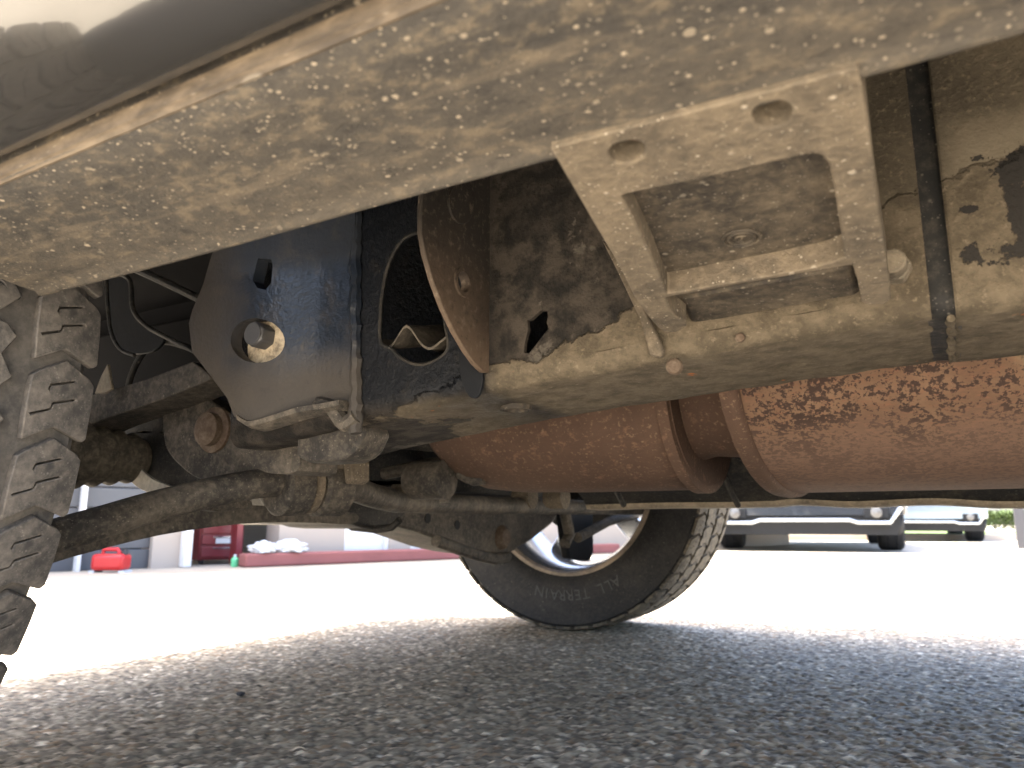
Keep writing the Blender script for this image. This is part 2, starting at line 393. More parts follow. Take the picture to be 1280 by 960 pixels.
# ------------------------------------------------------------------ ground
def ground():
    rng = np.random.default_rng(3)
    def axis(lo, hi, fine, far):
        a = list(np.arange(lo, hi, fine)); s = fine; p = a[-1]
        while p < far: s *= 1.5; p += s; a.append(p)
        s = fine; p = a[0]
        pre = []
        while p > -far: s *= 1.5; p -= s; pre.append(p)
        return np.array(pre[::-1] + a)
    xs = axis(-2.3, .45, .0042, 900); ys = axis(.42, 2.3, .0042, 900)
    X, Y = np.meshgrid(xs, ys, indexing='ij')
    def worley(c, seed):
        r = np.random.default_rng(seed); n = 512
        jx = r.random((n, n)); jy = r.random((n, n)); v = r.random((n, n)); v2 = r.random((n, n))
        ix = np.floor(X / c).astype(np.int64); iy = np.floor(Y / c).astype(np.int64)
        best = np.full(X.shape, 9.); bv = np.zeros(X.shape); bv2 = np.zeros(X.shape)
        for dx in (-1, 0, 1):
            for dy in (-1, 0, 1):
                a = (ix + dx) % n; b = (iy + dy) % n
                ox = (ix + dx + jx[a, b]) * c - X; oy = (iy + dy + jy[a, b]) * c - Y
                d = np.sqrt(ox ** 2 + oy ** 2) / c; m = d < best
                best = np.where(m, d, best); bv = np.where(m, v[a, b], bv); bv2 = np.where(m, v2[a, b], bv2)
        return best, bv, bv2
    d1, v1, c1 = worley(.0112, 1); d2, v2, c2 = worley(.0066, 2)
    fade = ((X > -2.28) & (X < .43) & (Y > .44) & (Y < 2.28)).astype(float)
    big = v1 > .45
    dome1 = np.clip(1 - (d1 / .62) ** 2, 0, 1) ** .6 * big
    dome2 = np.clip(1 - (d2 / .6) ** 2, 0, 1) ** .6
    Z = (np.maximum(dome1 * (.0012 + .003 * v1), dome2 * (.0006 + .0022 * v2)) - .002) * fade
    use1 = dome1 * (.0012 + .003 * v1) > dome2 * (.0006 + .0022 * v2)
    t = np.where(use1, c1, c2)
    pal = 1.85 * np.array([(.13, .122, .107), (.19, .176, .15), (.25, .23, .19), (.32, .295, .245), (.23, .18, .13), (.42, .39, .335), (.09, .084, .075), (.6, .57, .5)])
    idx = np.minimum((np.array([0, .2, .42, .62, .76, .84, .92, .965]).reshape(1, 1, -1) <= t[..., None]).sum(-1) - 1, 7)
    C = pal[idx] * np.array((1.06, 1.0, .91))
    gap = np.maximum(dome1, dome2) < .25
    C = np.where(gap[..., None], C * .55, C)
    avg = np.array((.4, .355, .285)); C = C * fade[..., None] + avg * (1 - fade[..., None])
    nx, ny = X.shape
    co = np.stack([X, Y, Z], -1).reshape(-1, 3).astype(np.float32)
    ii = np.arange(nx * ny).reshape(nx, ny)
    q = np.stack([ii[:-1, :-1], ii[1:, :-1], ii[1:, 1:], ii[:-1, 1:]], -1).reshape(-1, 4)
    me = bpy.data.meshes.new('ground'); me.vertices.add(len(co)); me.vertices.foreach_set('co', co.ravel())
    me.loops.add(q.size); me.loops.foreach_set('vertex_index', q.ravel().astype(np.int32))
    me.polygons.add(len(q)); me.polygons.foreach_set('loop_start', np.arange(0, q.size, 4, dtype=np.int32))
    me.update(); me.validate()
    ca = me.color_attributes.new('stone', 'FLOAT_COLOR', 'POINT')
    ca.data.foreach_set('color', np.concatenate([C.reshape(-1, 3), np.ones((len(co), 1))], 1).astype(np.float32).ravel())
    g = G('asphalt'); a = g.n('ShaderNodeAttribute'); a.attribute_name = 'stone'
    n = g.noise(2.2, 6, .6); f = g.noise(500, 3, .7)
    c = g.mix(g.step(n, .3, .7), a.outputs['Color'], g.mix(.25, a.outputs['Color'], (.12, .105, .085)))
    x, y, z = g.xyz()
    m = g.out(c, g.ramp(f, [(.3, .45), (.7, .8)]), 0, g.bump(f, .25, .001), .15)
    me.materials.append(m)
    o = bpy.data.objects.new('ground', me); COL.objects.link(o); o['kind'] = 'structure'
    return o
ground()

# ------------------------------------------------------------------ the pickup overhead
truck = empty('pickup_truck', (.6, 1.055, 0))
tag(truck, 'dark pickup truck overhead with dusty sill, rust-holed frame and rusty silencer', 'truck')
AX, WY, FY, WR = -.90, .165, 1.955, .39          # front axle X, wheel centre lines, tyre radius
RX = AX + 3.45

# --- rocker (dusty underside) and the painted body side above it
RKX0, RKX1 = -.470, RX - .52
def strip(prof, xs, name, mat, parent, wob=0):
    b = MB(); rings = []
    for x in xs:
        rings.append([(x, y + wob * mnoise.noise(Vector((x * 7, y * 20, 1))), z + wob * mnoise.noise(Vector((x * 6, y * 15, 5)))) for y, z in prof])
    b.loft(rings, caps=True); return b.build(name, mat, parent, 0, ang=50)
xs = list(np.linspace(RKX0, RKX1, 60))
rprof = [(.2405, .56), (.2405, .408), (.2390, .4068), (.2365, .4068), (.2345, .4088), (.225, .4095), (.20, .4135), (.18, .4175), (.158, .4199), (.1562, .4215), (.156, .428), (.156, .56)]
rocker = strip(rprof, xs, 'rocker_panel', M['rocker'], truck, .0012)
rprof_trim = [(.1585, .4200), (.1581, .4193), (.1572, .4193), (.1566, .4205), (.1550, .4213), (.1546, .427), (.1585, .427)]
strip(rprof_trim, xs, 'trim_strip', M['trim'], rocker)
side = catmull([(.1515, .4275, 0), (.146, .4268, 0), (.137, .4285, 0), (.124, .4335, 0), (.106, .4435, 0), (.086, .458, 0), (.060, .481, 0), (.028, .517, 0), (.006, .555, 0), (-.008, .62, 0), (-.012, .8, 0), (.0, 1.05, 0)], 4)
sprof = [(v.x, v.y) for v in side] + [(.05, 1.05), (.1, .62), (.1515, .5)]
b = MB(); b.loft([[(x, y, z) for y, z in sprof] for x in xs]); body_side = b.build('door_sill', M['paint'], truck, ang=50)
# far side skirt, mirrored
b = MB(); b.loft([[(x, 2.11 - y, z) for y, z in sprof] for x in xs]); b.build('door_sill', M['paint'], truck, ang=50)
# --- body shell: bonnet, cab and bed, from the side, with wheel arches
def arch(cx, n=10): return [(cx + .5 * math.cos(t), .40 + .5 * math.sin(t)) for t in [math.pi * (.152 + (1 - .304) * k / n) for k in range(n + 1)]]
top = [(RX + 1.1, .64), (RX + 1.1, 1.28), (1.25, 1.3), (1.2, 1.88), (.1, 1.92), (-.62, 1.34), (-1.45, 1.18), (-1.60, 1.05), (-1.62, .64)]
body = MB(); ol = [(x, z) for x, z in top]
low = arch(AX)[::-1] + [(RKX0 + .02, .625)] + [(RKX1, .625)] + arch(RX)[::-1]
body.prism([[Vector((x, .0, z)) for x, z in ol + low]], (0, 2.11, 0))
bs_ = body.build('body_shell', M['paint'], truck)
for v in bs_.data.vertices:                        # the nose narrows in plan
    if v.co.x < -1.2: v.co.y += (1.055 - v.co.y) * (.27 * min(1, (-1.0 - v.co.x) / .5))
MB().prism([[(-1.63, .42, .46), (-1.63, 1.69, .46), (-1.5, 1.80, .46), (-1.5, .31, .46)]], (0, 0, .2)).build('front_bumper', M['paint'], truck, .04, 3)
MB().box((RX + 1.05, .08, .5), (RX + 1.2, 2.03, .68)).build('rear_bumper', M['alloy'], truck, .04, 3)
# --- floor and inner wheel-arch panels, dark
b = MB(); b.box((-1.5, .24, .60), (RX + 1.0, 1.87, .624)); b.box((RKX0, .241, .52), (1.9, .262, .60))
b.build('floor_pan', M['shell'], truck)
b = MB(); b.box((-1.35, .50, .44), (-.62, .52, .60)); b.prism([[(-.62, .52, .62), (-.62, .30, .62), (-.47, .30, .62), (-.47, .52, .62)]], (0, 0, .02))

# --- near frame rail
FYO, FYI = .455, .61
zt = [(-1.7, .42), (-.75, .36), (-.60, .338), (-.55, .338), (-.47, .345), (-.40, .353), (-.29, .365), (-.15, .3745), (0, .383), (.012, .381), (.10, .3835), (.6, .386), (3.2, .40)]
def zb(x):
    for (a, za), (b_, zb_) in zip(zt, zt[1:]):
        if x <= b_: return za + (zb_ - za) * (x - a) / (b_ - a)
    return zt[-1][1]
FP = PY(FYO)
big_hole = smooth2([(524, 291), (503, 300), (487, 327), (478, 365), (475, 400), (476, 428), (490, 437), (500, 447), (520, 456), (540, 453), (560, 436), (556, 400), (552, 350), (545, 300)], 4)
tear = [(668, 395), (676, 388), (684, 388), (685, 396), (683, 403), (686, 411), (679, 419), (670, 431), (661, 442), (655, 441), (656, 428), (660, 412), (659, 400), (664, 399)]
cr = .013
def rail_lower(x0, x1, n, y0, y1, top):
    """rounded lower corner, bottom and inner side of the rail between two stations"""
    rings = []
    for k in range(n + 1):
        x = x0 + (x1 - x0) * k / n; z = zb(x) + .0012 * mnoise.noise(Vector((x * 40, 3, 0)))
        p = [(y0, top if top else z + cr)] if top else []
        p += [(y0 + cr * (1 - math.sin(t)), z + cr * (1 - math.cos(t))) for t in [math.pi / 2 * (1 - q / 5) for q in range(6)]]
        m = 8
        p += [(y0 + cr + (y1 - y0 - 2 * cr) * q / m, z + .0016 * mnoise.noise(Vector((x * 28, q * 1.7, 9)))) for q in range(1, m)]
        p += [(y1 - cr + cr * math.sin(t), z + cr * (1 - math.cos(t))) for t in [math.pi / 2 * q / 5 for q in range(6)]]
        p += [(y1, .60)]
        rings.append([(x, y, zz) for y, zz in p])
    return rings
rail = MB()
XS0, XS1 = -.0, .0125
# outer face in front of the seam, with its holes
edge = [(x, zb(x) + cr) for x in np.linspace(-.555, XS0, 30)]
loop = [Vector((x, FYO, z)) for x, z in edge] + [Vector((XS0, FYO, .60)), Vector((-.555, FYO, .60))]
rail.prism([loop, [on(px, py, FP) for px, py in big_hole], [on(px, py, FP) for px, py in tear]], (0, .0035, 0))
rail.loft(rail_lower(-.555, XS0, 60, FYO, FYI, None), caps=False, closed=False)
rail.box((-.555, FYO + .004, .585), (XS0, FYI - .003, .60))
frame = rail.build('frame_rail', M['frame'], truck, ang=40)
# recessed seam and the rear section
b = MB(); b.loft(rail_lower(XS0 - .002, XS1 + .002, 4, FYO + .006, FYI - .004, .60), caps=False, closed=False); b.build('seam_strip', M['suspdark'], frame)
b = MB(); b.loft(rail_lower(XS1, 2.9, 120, FYO, FYI, .60), caps=False, closed=False)
b.loft(rail_lower(XS1 - .001, XS1, 1, FYO + .001, FYI, .60), caps=False, closed=False)
b.build('rear_section', M['frame'], frame, ang=40)
b = MB(); b.tube([(XS1 - .006, FYO + .002 + .001 * k, .378 + .02 * k) for k in range(1, 3)] , .003, 8)
# weld lump under the seam
pw = at(1183, 441, FYI - .03)
b = MB()
b.tube([(XS1 - .003 + random.uniform(-.0008, .0008), FYO + .012 + k * .009, .3816) for k in range(15)], [.0022 + .0008 * math.sin(k * 2.1) for k in range(15)], 8)
b.build('weld_bead', M['frame'], frame)
# front length of the rail beyond the suspension bracket, and the far rail
MB().box((-1.55, .66, .42), (-.56, .76, .56)).build('front_section', M['shell'], frame, .006)
b = MB(); b.loft([[(x, 2.11 - y, z) for y, z in [(p[1], p[2]) for p in r_]] for r_, x in [(r, r[0][0]) for r in rail_lower(-.62, 2.9, 40, FYO, FYI, .60)]], caps=False, closed=False)
far = b.build('frame_rail', M['suspdark'], truck, ang=40)
# crumpled torn lip seen inside the large hole
b = MB(); zig = catmull([(470, 424, 0), (478, 432, 0), (490, 430, 0), (508, 406, 0), (526, 428, 0), (538, 434, 0), (550, 426, 0), (562, 416, 0)], 4)
r0 = [at(v.x, v.y, FYO + .0045) for v in zig]
rings = [[p + Vector((0, dy, dz)) for p in r0] for dy, dz in ((0, 0), (.02, .004), (.05, .012), (.10, .012), (.10, .010), (.05, .010), (.02, .002), (0, -.0022))]
b.loft(rings + [rings[0]], caps=False, closed=False); b.build('torn_lip', M['susp'], frame, ang=50)
b = MB(); rim_pts = [at(x, y, FYO + .001) for x, y in big_hole]; b.tube(rim_pts + rim_pts[:1], .0016, 7, caps=False); b.build('hole_edge', M['suspdark'], frame)
# inner wall is dark from inside: the rail's inner side is already there. rivet stud + drip on the outer face
def stud(px, py, y, r, h, mat, parent, name='stud'):
    p = at(px, py, y); b = MB()
    prof = [(0, -h), (r * .6, -h * .95), (r * .9, -h * .6), (r, -.0002), (r * 1.02, .001)]
    b.lathe([(max(a, 1e-5), c) for a, c in prof], p, 'Y', 16); return b.build(name, mat, parent)
stud(843, 458, FYO, .0055, .004, M['bolt'], frame)
stud(925, 422, FYO, .003, .002, M['bolt'], frame)
b = MB(); p = at(1118, 336, FYO - .004); b.tube([p + Vector((0, .008, 0)), p + Vector((0, -.022, -.002))], .0068, 14); b.tube([p + Vector((0, .006, 0)), p + Vector((0, -.006, 0))], .009, 6)
b.build('stud', M['lip'], frame, .001)
# weld bead between suspension bracket and rail
b = MB(); pts = [at(445, y, FYO - .002) for y in range(262, 545, 7)]
b.tube([q + Vector((random.uniform(-.0012, .0012), 0, 0)) for q in pts], [.0052 + random.uniform(-.0008, .0012) for q in pts], 8); b.build('weld_bead', M['under'], frame)
# dark drain hole under the rail and small flange beside the cast bracket
pz = on(645, 511, PZ(.362)); b = MB(); b.lathe([(.0105, -.0015), (.013, -.0015), (.013, .004), (.0105, .004), (.0105, -.0015)], pz, 'Z', 20); b.build('drain_ring', M['web'], frame)
plate('mount_flange', [[(752, 300), (774, 345), (800, 400), (812, 444), (826, 446), (829, 436), (818, 412), (800, 372), (790, 345)]], PY(FYO - .006), (0, .006, 0), M['bracket'], frame)
# small black tab at the gusset foot
plate('tab', [smooth2([(575, 430), (590, 437), (603, 465), (600, 490), (592, 498), (582, 490), (574, 462)], 3)], PY(FYO - .003), (0, .003, 0), M['black'], frame, .0006)

# --- transverse gusset plate with pressed boss and a bolt hole
GX = -.282; GP = PX(GX)
gl = [(530, 228), (527, 262), (527, 290), (532, 318), (541, 350), (554, 385), (568, 414), (582, 438), (594, 455), (604, 465), (612, 466), (616, 452), (616, 400), (616, 300), (616, 190), (560, 190), (532, 205)]
hole = ellipse2(578, 353, 8, 15, 16, -.15)
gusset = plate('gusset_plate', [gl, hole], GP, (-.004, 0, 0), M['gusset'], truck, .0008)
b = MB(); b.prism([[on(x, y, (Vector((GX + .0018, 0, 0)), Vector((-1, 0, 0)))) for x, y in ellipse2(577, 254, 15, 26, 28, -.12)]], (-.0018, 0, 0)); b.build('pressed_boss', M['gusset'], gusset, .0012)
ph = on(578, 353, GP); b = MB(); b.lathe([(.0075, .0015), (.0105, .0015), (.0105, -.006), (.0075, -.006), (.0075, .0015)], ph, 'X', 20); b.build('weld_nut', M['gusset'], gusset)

# --- suspension mounting bracket, black
SY = .432; SP = (Vector((-.545, .424, .43)), Vector((-.10, 1, .05)).normalized())
sl_ = [(278, 215), (270, 300), (254, 355), (240, 388), (236, 404), (240, 440), (262, 468), (284, 498), (292, 520), (308, 530), (330, 524), (360, 513), (390, 507), (427, 501), (428, 300), (430, 200)]
slot = [(318, 330), (320, 322), (334, 322), (336, 330), (334, 352), (328, 361), (319, 359), (314, 350)]
def curl(v):                                          # pressed steel, curving back to the rail at its rear edge
    k = max(0, v.x + .535); return v + Vector((0, min(1.9 * k * k, .0145) + .0003 * mnoise.noise(v * 45), 0))
sbr = plate('suspension_bracket', [sl_, slot, ellipse2(318, 425, 30, 28, 32)], SP, Vector((.0, .012, 0)), M['under'], truck, .003, 9, curl)
pb = on(316, 424, SP)
b = MB(); b.lathe([(.0001, .018), (.027, .018), (.0272, .020), (.0001, .020)], pb, 'Y', 32); b.build('washer', M['speck'], sbr)
b = MB(); hx = [(math.cos(math.pi / 3 * k + .4), math.sin(math.pi / 3 * k + .4)) for k in range(6)]
pb2 = pb + Vector((-.004, .004, .006))
b.prism([[pb2 + Vector((.0118 * c, -.001, .0118 * s)) for c, s in hx]], (0, .019, 0)); b.build('hex_bolt', M['steelbolt'], sbr, .002)
b = MB(); b.prism([[pb2 + Vector((.0098 * math.cos(t), -.002, .0098 * math.sin(t))) for t in [k * math.pi / 14 for k in range(28)]]], (0, .003, 0)); b.build('bolt_face', M['steelbolt'], sbr, .001)
# returned lower flange
fl = catmull([(296, 526, 0), (312, 534, 0), (340, 527, 0), (372, 517, 0), (402, 512, 0), (424, 508, 0)], 5)
b = MB(); b.loft([[on(v.x, v.y - 3, SP) + Vector((0, dy, dz)) for dy, dz in ((-.001, .003), (0, -.001), (.006, -.003), (.016, -.004), (.018, -.001), (.008, .004))] for v in fl]); b.build('lower_flange', M['susp'], sbr, ang=50)
b = MB(); fl2 = catmull([(398, 505, 0), (415, 510, 0), (424, 522, 0), (432, 530, 0), (446, 520, 0)], 4)
b.tube([at(v.x, v.y, FYO - .004) for v in fl2], .0065, 8); b.build('flange_corner', M['susp'], sbr)

# --- cast step bracket below the rocker
b1, b2 = Vector((0, .2396, .4060)), Vector((0, .44, .3865))
BN = (b2 - b1).cross(Vector((1, 0, 0))).normalized()
if BN.z > 0: BN = -BN                                 # faces down
def BP(d=0): return (b1 - BN * d, BN)
outl = [(688, 186), (730, 258), (765, 318), (780, 345), (792, 370), (812, 398), (822, 409), (832, 416), (846, 415), (858, 408), (858, 402), (846, 396), (838, 388), (832, 372), (950, 351), (1066, 331), (1072, 352), (1077, 378), (1084, 381), (1106, 380), (1114, 374), (1112, 352), (1098, 260), (1086, 155), (1073, 85), (900, 131)]
pock = smooth2([(783, 243), (860, 227), (940, 209), (1005, 194), (1022, 193), (1034, 202), (1040, 220), (1048, 268), (1054, 312), (1050, 325), (1000, 338), (900, 356), (842, 366), (832, 362), (815, 322), (795, 280), (781, 252)], 3)
h1, h2 = ellipse2(784, 190, 23, 14.5, 24, -.15), ellipse2(966, 143, 25.5, 17, 24, -.15)
step = empty('step_bracket', on(900, 260, BP()), truck)
plate('casting', [outl, pock, h1, h2], BP(), -BN * .026, M['bracket'], step, .0045)
inner = [(760, 236), (1050, 176), (1080, 345), (828, 385)]
plate('web_panel', [inner], BP(.0125), -BN * .006, M['web'], step, .001)
plate('cross_bar', [[(850, 374), (1066, 334), (1076, 368), (864, 406)]], BP(.0105), -BN * .012, M['web'], step, .003)
u0 = Vector((1, 0, 0)); v0 = BN.cross(u0)
for hx_, hy_ in ((784, 190), (966, 143)):
    plate('hole_dark_disc', [ellipse2(hx_, hy_ - 4, 46, 32, 20)], BP(.0362), -BN * .002, M['black'], step, 0)  # black disc added behind the hole to make its depth dark
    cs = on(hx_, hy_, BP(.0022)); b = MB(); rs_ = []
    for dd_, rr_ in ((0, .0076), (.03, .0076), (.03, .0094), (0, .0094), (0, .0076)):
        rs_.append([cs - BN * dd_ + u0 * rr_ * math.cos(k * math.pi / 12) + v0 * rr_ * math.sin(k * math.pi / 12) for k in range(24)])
    b.loft(rs_, caps=False); b.build('hole_shade_liner', M['shade_liner'], step)  # liner added to darken the hole walls, no real part
    c = on(hx_ + 1, hy_ - 11, BP(.030)); b = MB()
    u = Vector((1, 0, 0)); v = BN.cross(u)
    b.prism([[c + u * (.0072 * math.cos(k * math.pi / 3)) + v * (.0085 * math.sin(k * math.pi / 3)) for k in range(6)]], -BN * .01); b.build('bolt', M['bolt'], step, .0012)
# cast emblem: two raised rings round a small mark
c = on(927, 298, BP(.012)); u = Vector((1, 0, 0)); v = BN.cross(u)
b = MB()
for rr in (.0088, .0062): b.tube([c + u * rr * math.cos(k * math.pi / 18) + v * rr * math.sin(k * math.pi / 18) for k in range(37)], .0009, 6, caps=False)
b.tube([c + u * .003 * math.cos(t) + v * .003 * math.sin(t) for t in [R(40) + R(230) * k / 12 for k in range(13)]], .0009, 6)
b.tube([c - u * .001 - v * .0015, c + u * .0015 + v * .0022], .0009, 6)
b.build('cast_emblem', M['web'], step)

# --- exhaust: oval silencer, pipe, flanges, hangers
MC, MZ, MRY, MRZ = .93, .437, .262, .130
def oval(x, s=1.0, n=72, dz=0): return [(x, MC + MRY * s * math.copysign(abs(math.cos(t)) ** .9, math.cos(t)), MZ + dz + MRZ * s * math.copysign(abs(math.sin(t)) ** .9, math.sin(t))) for t in [2 * math.pi * k / n for k in range(n)]]
XM = -.166
b = MB(); b.loft([oval(x) for x in (XM + .010, XM + .1, XM + .3, XM + .75)]); b.loft([oval(XM - .004, .9), oval(XM + .004, .55)], caps=True)
muf = b.build('silencer', M['muffler'], truck, ang=30)
def rimring(x0, x1): 
    b = MB(); b.loft([oval(x0, .95), oval(x0 - .004, 1.0), oval(x0 - .003, 1.035), oval(x0 + .004, 1.045), oval(x1 - .003, 1.04), oval(x1, 1.01), oval(x1, .96)], caps=False); return b
rimring(XM - .004, XM + .010).build('end_rim', M['pipe'], muf, ang=60)
rimring(XM + .74, XM + .754).build('end_rim', M['pipe'], muf, ang=60)
def ov2(x, ry, rz, cy, cz, n=48): return [(x, cy + ry * math.cos(2 * math.pi * k / n), cz + rz * math.sin(2 * math.pi * k / n)) for k in range(n)]
# front resonator with rounded nose
pts = []
b = MB(); cyz = (.90, .418)
xsn = [(-.625, .02), (-.62, .05), (-.605, .075), (-.58, .095), (-.55, .107), (-.50, .113), (-.40, .115), (-.255, .115), (-.248, .11)]
b.loft([ov2(x, r * 1.25, r * .93, *cyz) for x, r in xsn]); res = b.build('resonator', M['pipe'], truck, ang=40)
b = MB(); b.loft([ov2(x, r, r * .9, .88, .425) for x, r in ((-.252, .09), (-.235, .085), (-.20, .088), (-.165, .10))], caps=False); b.build('exhaust_pipe', M['pipe'], truck)
b = MB(); b.loft([ov2(x, (.143 + .0 * s) * s, .109 * s, .897, .4155) for x, s in ((-.262, .99), (-.2615, 1.0), (-.2495, 1.0), (-.249, .99))], caps=True)
b.build('flange', M['pipe'], truck, ang=40)

# --- long underbody tray on the far side, wavy lower lip
b = MB(); rings = []
for k in range(90):
    x = -.50 + k * .022
    wv = .011 * mnoise.noise(Vector((x * 7, 2, 4))) * (1 if x > -.2 else .2)
    lip = .298 + wv - .012 * min(1, max(0, (x - .2) / .5))
    rings.append([(x, y, z) for y, z in ((1.02, .56), (1.02, .36), (1.03, .338 + wv), (1.06, .325 + wv), (1.09, lip + .012), (1.105, lip), (1.14, lip - .001), (1.16, lip + .004), (1.45, lip + .03), (1.45, .56))])
b.loft(rings); tray = b.build('underbody_tray', M['suspdark'], truck, ang=40)
b = MB(); b.loft([[(r_[4][0], 1.098, r_[5][2] + .004), (r_[5][0], 1.103, r_[5][2] - .003), (r_[6][0], 1.15, r_[6][2] - .003), (r_[7][0], 1.16, r_[7][2] + .001)] for r_ in rings], closed=False); b.build('tray_lip', M['lip'], tray, ang=60)  # lip edge coloured lighter, as if lit from the ground below
for px in (762, 905):
    b = MB(); b.tube([on(px + 0, 592, PY(1.0)), on(px + 9, 615, PY(1.008)), on(px + 18, 632, PY(1.03))], .004, 6); b.build('tray_rib', M['suspdark'], tray)
# --- gearbox, propeller shaft and brackets in the dark middle
b = MB(); b.loft([ov2(x, ry, rz, 1.16, .47, 28) for x, ry, rz in ((-1.35, .20, .2), (-1.1, .2, .2), (-.95, .17, .17), (-.85, .13, .12), (-.6, .115, .11), (-.5, .09, .09))]); gb = b.build('gearbox', M['suspdark'], truck)
b = MB(); b.tube([(-.52, 1.16, .43), (1.6, 1.16, .45), (2.9, 1.1, .42)], .04, 16); b.build('propeller_shaft', M['suspdark'], truck)
gy = .84
for pts_, r_, m_ in (([(450, 566), (500, 552), (560, 556)], .011, 'suspdark'), ([(480, 592), (540, 580), (600, 572)], .009, 'susp'), ([(492, 611), (528, 608), (560, 600)], .0065, 'bracket'), ([(540, 590), (565, 582), (590, 579)], .006, 'bracket'), ([(575, 592), (592, 600), (606, 598)], .008, 'susp'), ([(555, 610), (556, 628)], .008, 'susp')):  # palest tubes stand in for bright highlight strips in the dark middle
    b = MB(); b.tube([at(x, y, gy) for x, y in pts_], r_, 10); b.build('pipe_and_highlight', M[m_], gb)
p = at(535, 600, gy - .02); b = MB(); b.lathe([(.0001, -.03), (.02, -.03), (.026, -.02), (.026, .03), (.0001, .03)], p, 'X', 20); b.build('gearbox_mount', M['susp'], gb)
for px in (655, 695):
    p = at(px, 622, 1.3); b = MB(); b.lathe([(.0001, -.02), (.018, -.02), (.022, -.01), (.022, .02), (.0001, .02)], p, 'X', 14); b.build('gearbox_lug', M['bracket'], gb)
# --- front cross member and lower control arms
b = MB()
b.prism([[on(px, py, PX(-.80)) for px, py in ((405, 600), (425, 636), (432, 652), (452, 659), (470, 661), (492, 658), (510, 640), (520, 600))]], (-.16, 0, 0))
b.box((-1.0, .80, .33), (-.80, 1.56, .42)); cm = b.build('cross_member', M['suspdark'], truck, .006)
b = MB(); pts = [at(x, y, .95) for x, y in ((425, 650), (440, 659), (470, 662), (490, 659), (500, 650))]; b.tube(pts, .006, 8); b.build('skid_edge', M['suspdark'], cm)
PLn, PLf = PX(-.79), PX(-.90)
near_arm = plate('lower_control_arm', [smooth2([(40, 716), (60, 706), (110, 691), (200, 669), (300, 655), (380, 653), (440, 655), (445, 642), (400, 638), (330, 632), (250, 634), (150, 654), (90, 672), (30, 692)], 3)], PLn, (-.13, 0, 0), M['susp'], truck, .008)
far_arm = plate('lower_control_arm', [[(452, 600), (452, 655), (480, 656), (500, 659), (520, 664), (545, 673), (575, 684), (600, 690), (622, 693), (640, 690), (665, 675), (690, 655), (700, 640), (760, 600)]], PLf, (-.13, 0, 0), M['susp'], truck, .006)
for a_, px, py in ((far_arm, 628, 672),):
    p = on(px, py, PX(-.897)); b = MB(); b.lathe([(.0001, .012), (.018, .012), (.026, .004), (.03, -.01), (.03, -.03)], p, 'X', 24); b.build('bush', M['bolt'], a_)
for px, py in ((572, 656), (535, 648)):
    p = on(px, py, PX(-.8985)); b = MB(); b.lathe([(.0001, .0), (.010, .0), (.010, -.003), (.0001, -.003)], p, 'X', 14); b.build('plug', M['black'], far_arm)
b = MB(); b.tube([on(x, y, PX(-.885)) for x, y in ((545, 676), (575, 687), (600, 695), (618, 699), (634, 696))], .012, 10); b.build('arm_flange', M['susp'], far_arm)
plate('arm_gusset', [[(250, 635), (275, 640), (318, 636), (316, 626), (300, 618), (262, 624)]], PX(-.72), (-.02, 0, 0), M['susp'], near_arm, .003)
# --- stabiliser bar and its bush clamp
sb = catmull([on(40, 679, PY(.37)), at(75, 668, .395), at(130, 652, .43), at(200, 631, .485), at(300, 608, .55), at(360, 602, .60), at(405, 603, .645), at(440, 610, .70), at(475, 622, .78), at(520, 628, .90), at(640, 632, 1.25), at(800, 636, 1.86)], 6)
bar = MB().tube(sb, .0158, 16).build('stabiliser_bar', M['susp'], truck)
d = (at(405, 603, .645) - at(360, 602, .60)).normalized()
def clamp(px, py, y, r, wd, name, mat):
    c = at(px, py, y); b = MB()
    pts = [c - d * wd, c - d * wd * .8, c + d * wd * .8, c + d * wd]
    b.tube(pts, [r * .88, r, r, r * .88], 22); return b.build(name, mat, bar)
clamp(362, 607, .604, .0335, .017, 'bush', M['susp']); clamp(383, 604, .622, .0345, .004, 'clamp_edge', M['bracket']); clamp(409, 607, .645, .035, .019, 'bush_clamp', M['susp'])
c = at(428, 604, .66); b = MB(); b.tube([c - d * .004 + Vector((0, 0, -.028)), c - d * .004 + Vector((0, 0, .03))], [.007, .009], 8); b.build('clamp_bolt', M['bracket'], bar)
plate('clamp_flange', [[(384, 578), (440, 574), (440, 600), (431, 606), (428, 585), (386, 590)]], PY(.63), (0, .03, 0), M['bracket'], bar, .003)
# --- rubber stop and frame foot above the clamp
plate('bump_stop', [smooth2([(345, 518), (374, 516), (374, 560), (372, 588), (345, 592), (326, 588), (308, 575), (299, 562), (300, 552), (318, 546), (332, 530)], 3)], PY(.50), (0, .05, 0), M['susp'], truck, .006)
plate('frame_foot', [[(372, 512), (440, 500), (455, 540), (446, 560), (436, 570), (424, 576), (384, 578), (370, 570)]], PY(.475), (0, .035, 0), M['susp'], truck, .006)
# --- arms, knuckle bracket, cam bolt and driveshaft boot behind the near wheel
plate('tie_arm', [[(90, 500), (120, 492), (180, 475), (240, 452), (262, 468), (264, 474), (200, 500), (130, 524), (90, 541)]], PY(.52), (0, .05, 0), M['susp'], truck, .0015)
plate('rear_arm', [[(90, 540), (180, 518), (206, 515), (212, 540), (190, 544), (90, 546)]], PY(.60), (0, .05, 0), M['suspdark'], truck, .006)
pvt = plate('pivot_bracket', [smooth2([(206, 498), (240, 490), (290, 520), (320, 560), (330, 610), (290, 608), (250, 600), (222, 580), (206, 556), (203, 520)], 3)], PY(.565), (0, .03, 0), M['susp'], truck, .004)
pc = at(264, 537, .560); b = MB(); b.lathe([(.0001, -.012), (.012, -.012), (.019, -.008), (.019, .0), (.026, .002), (.027, .008), (.0001, .008)], pc, 'Y', 24); b.build('cam_bolt', M['bolt'], pvt)
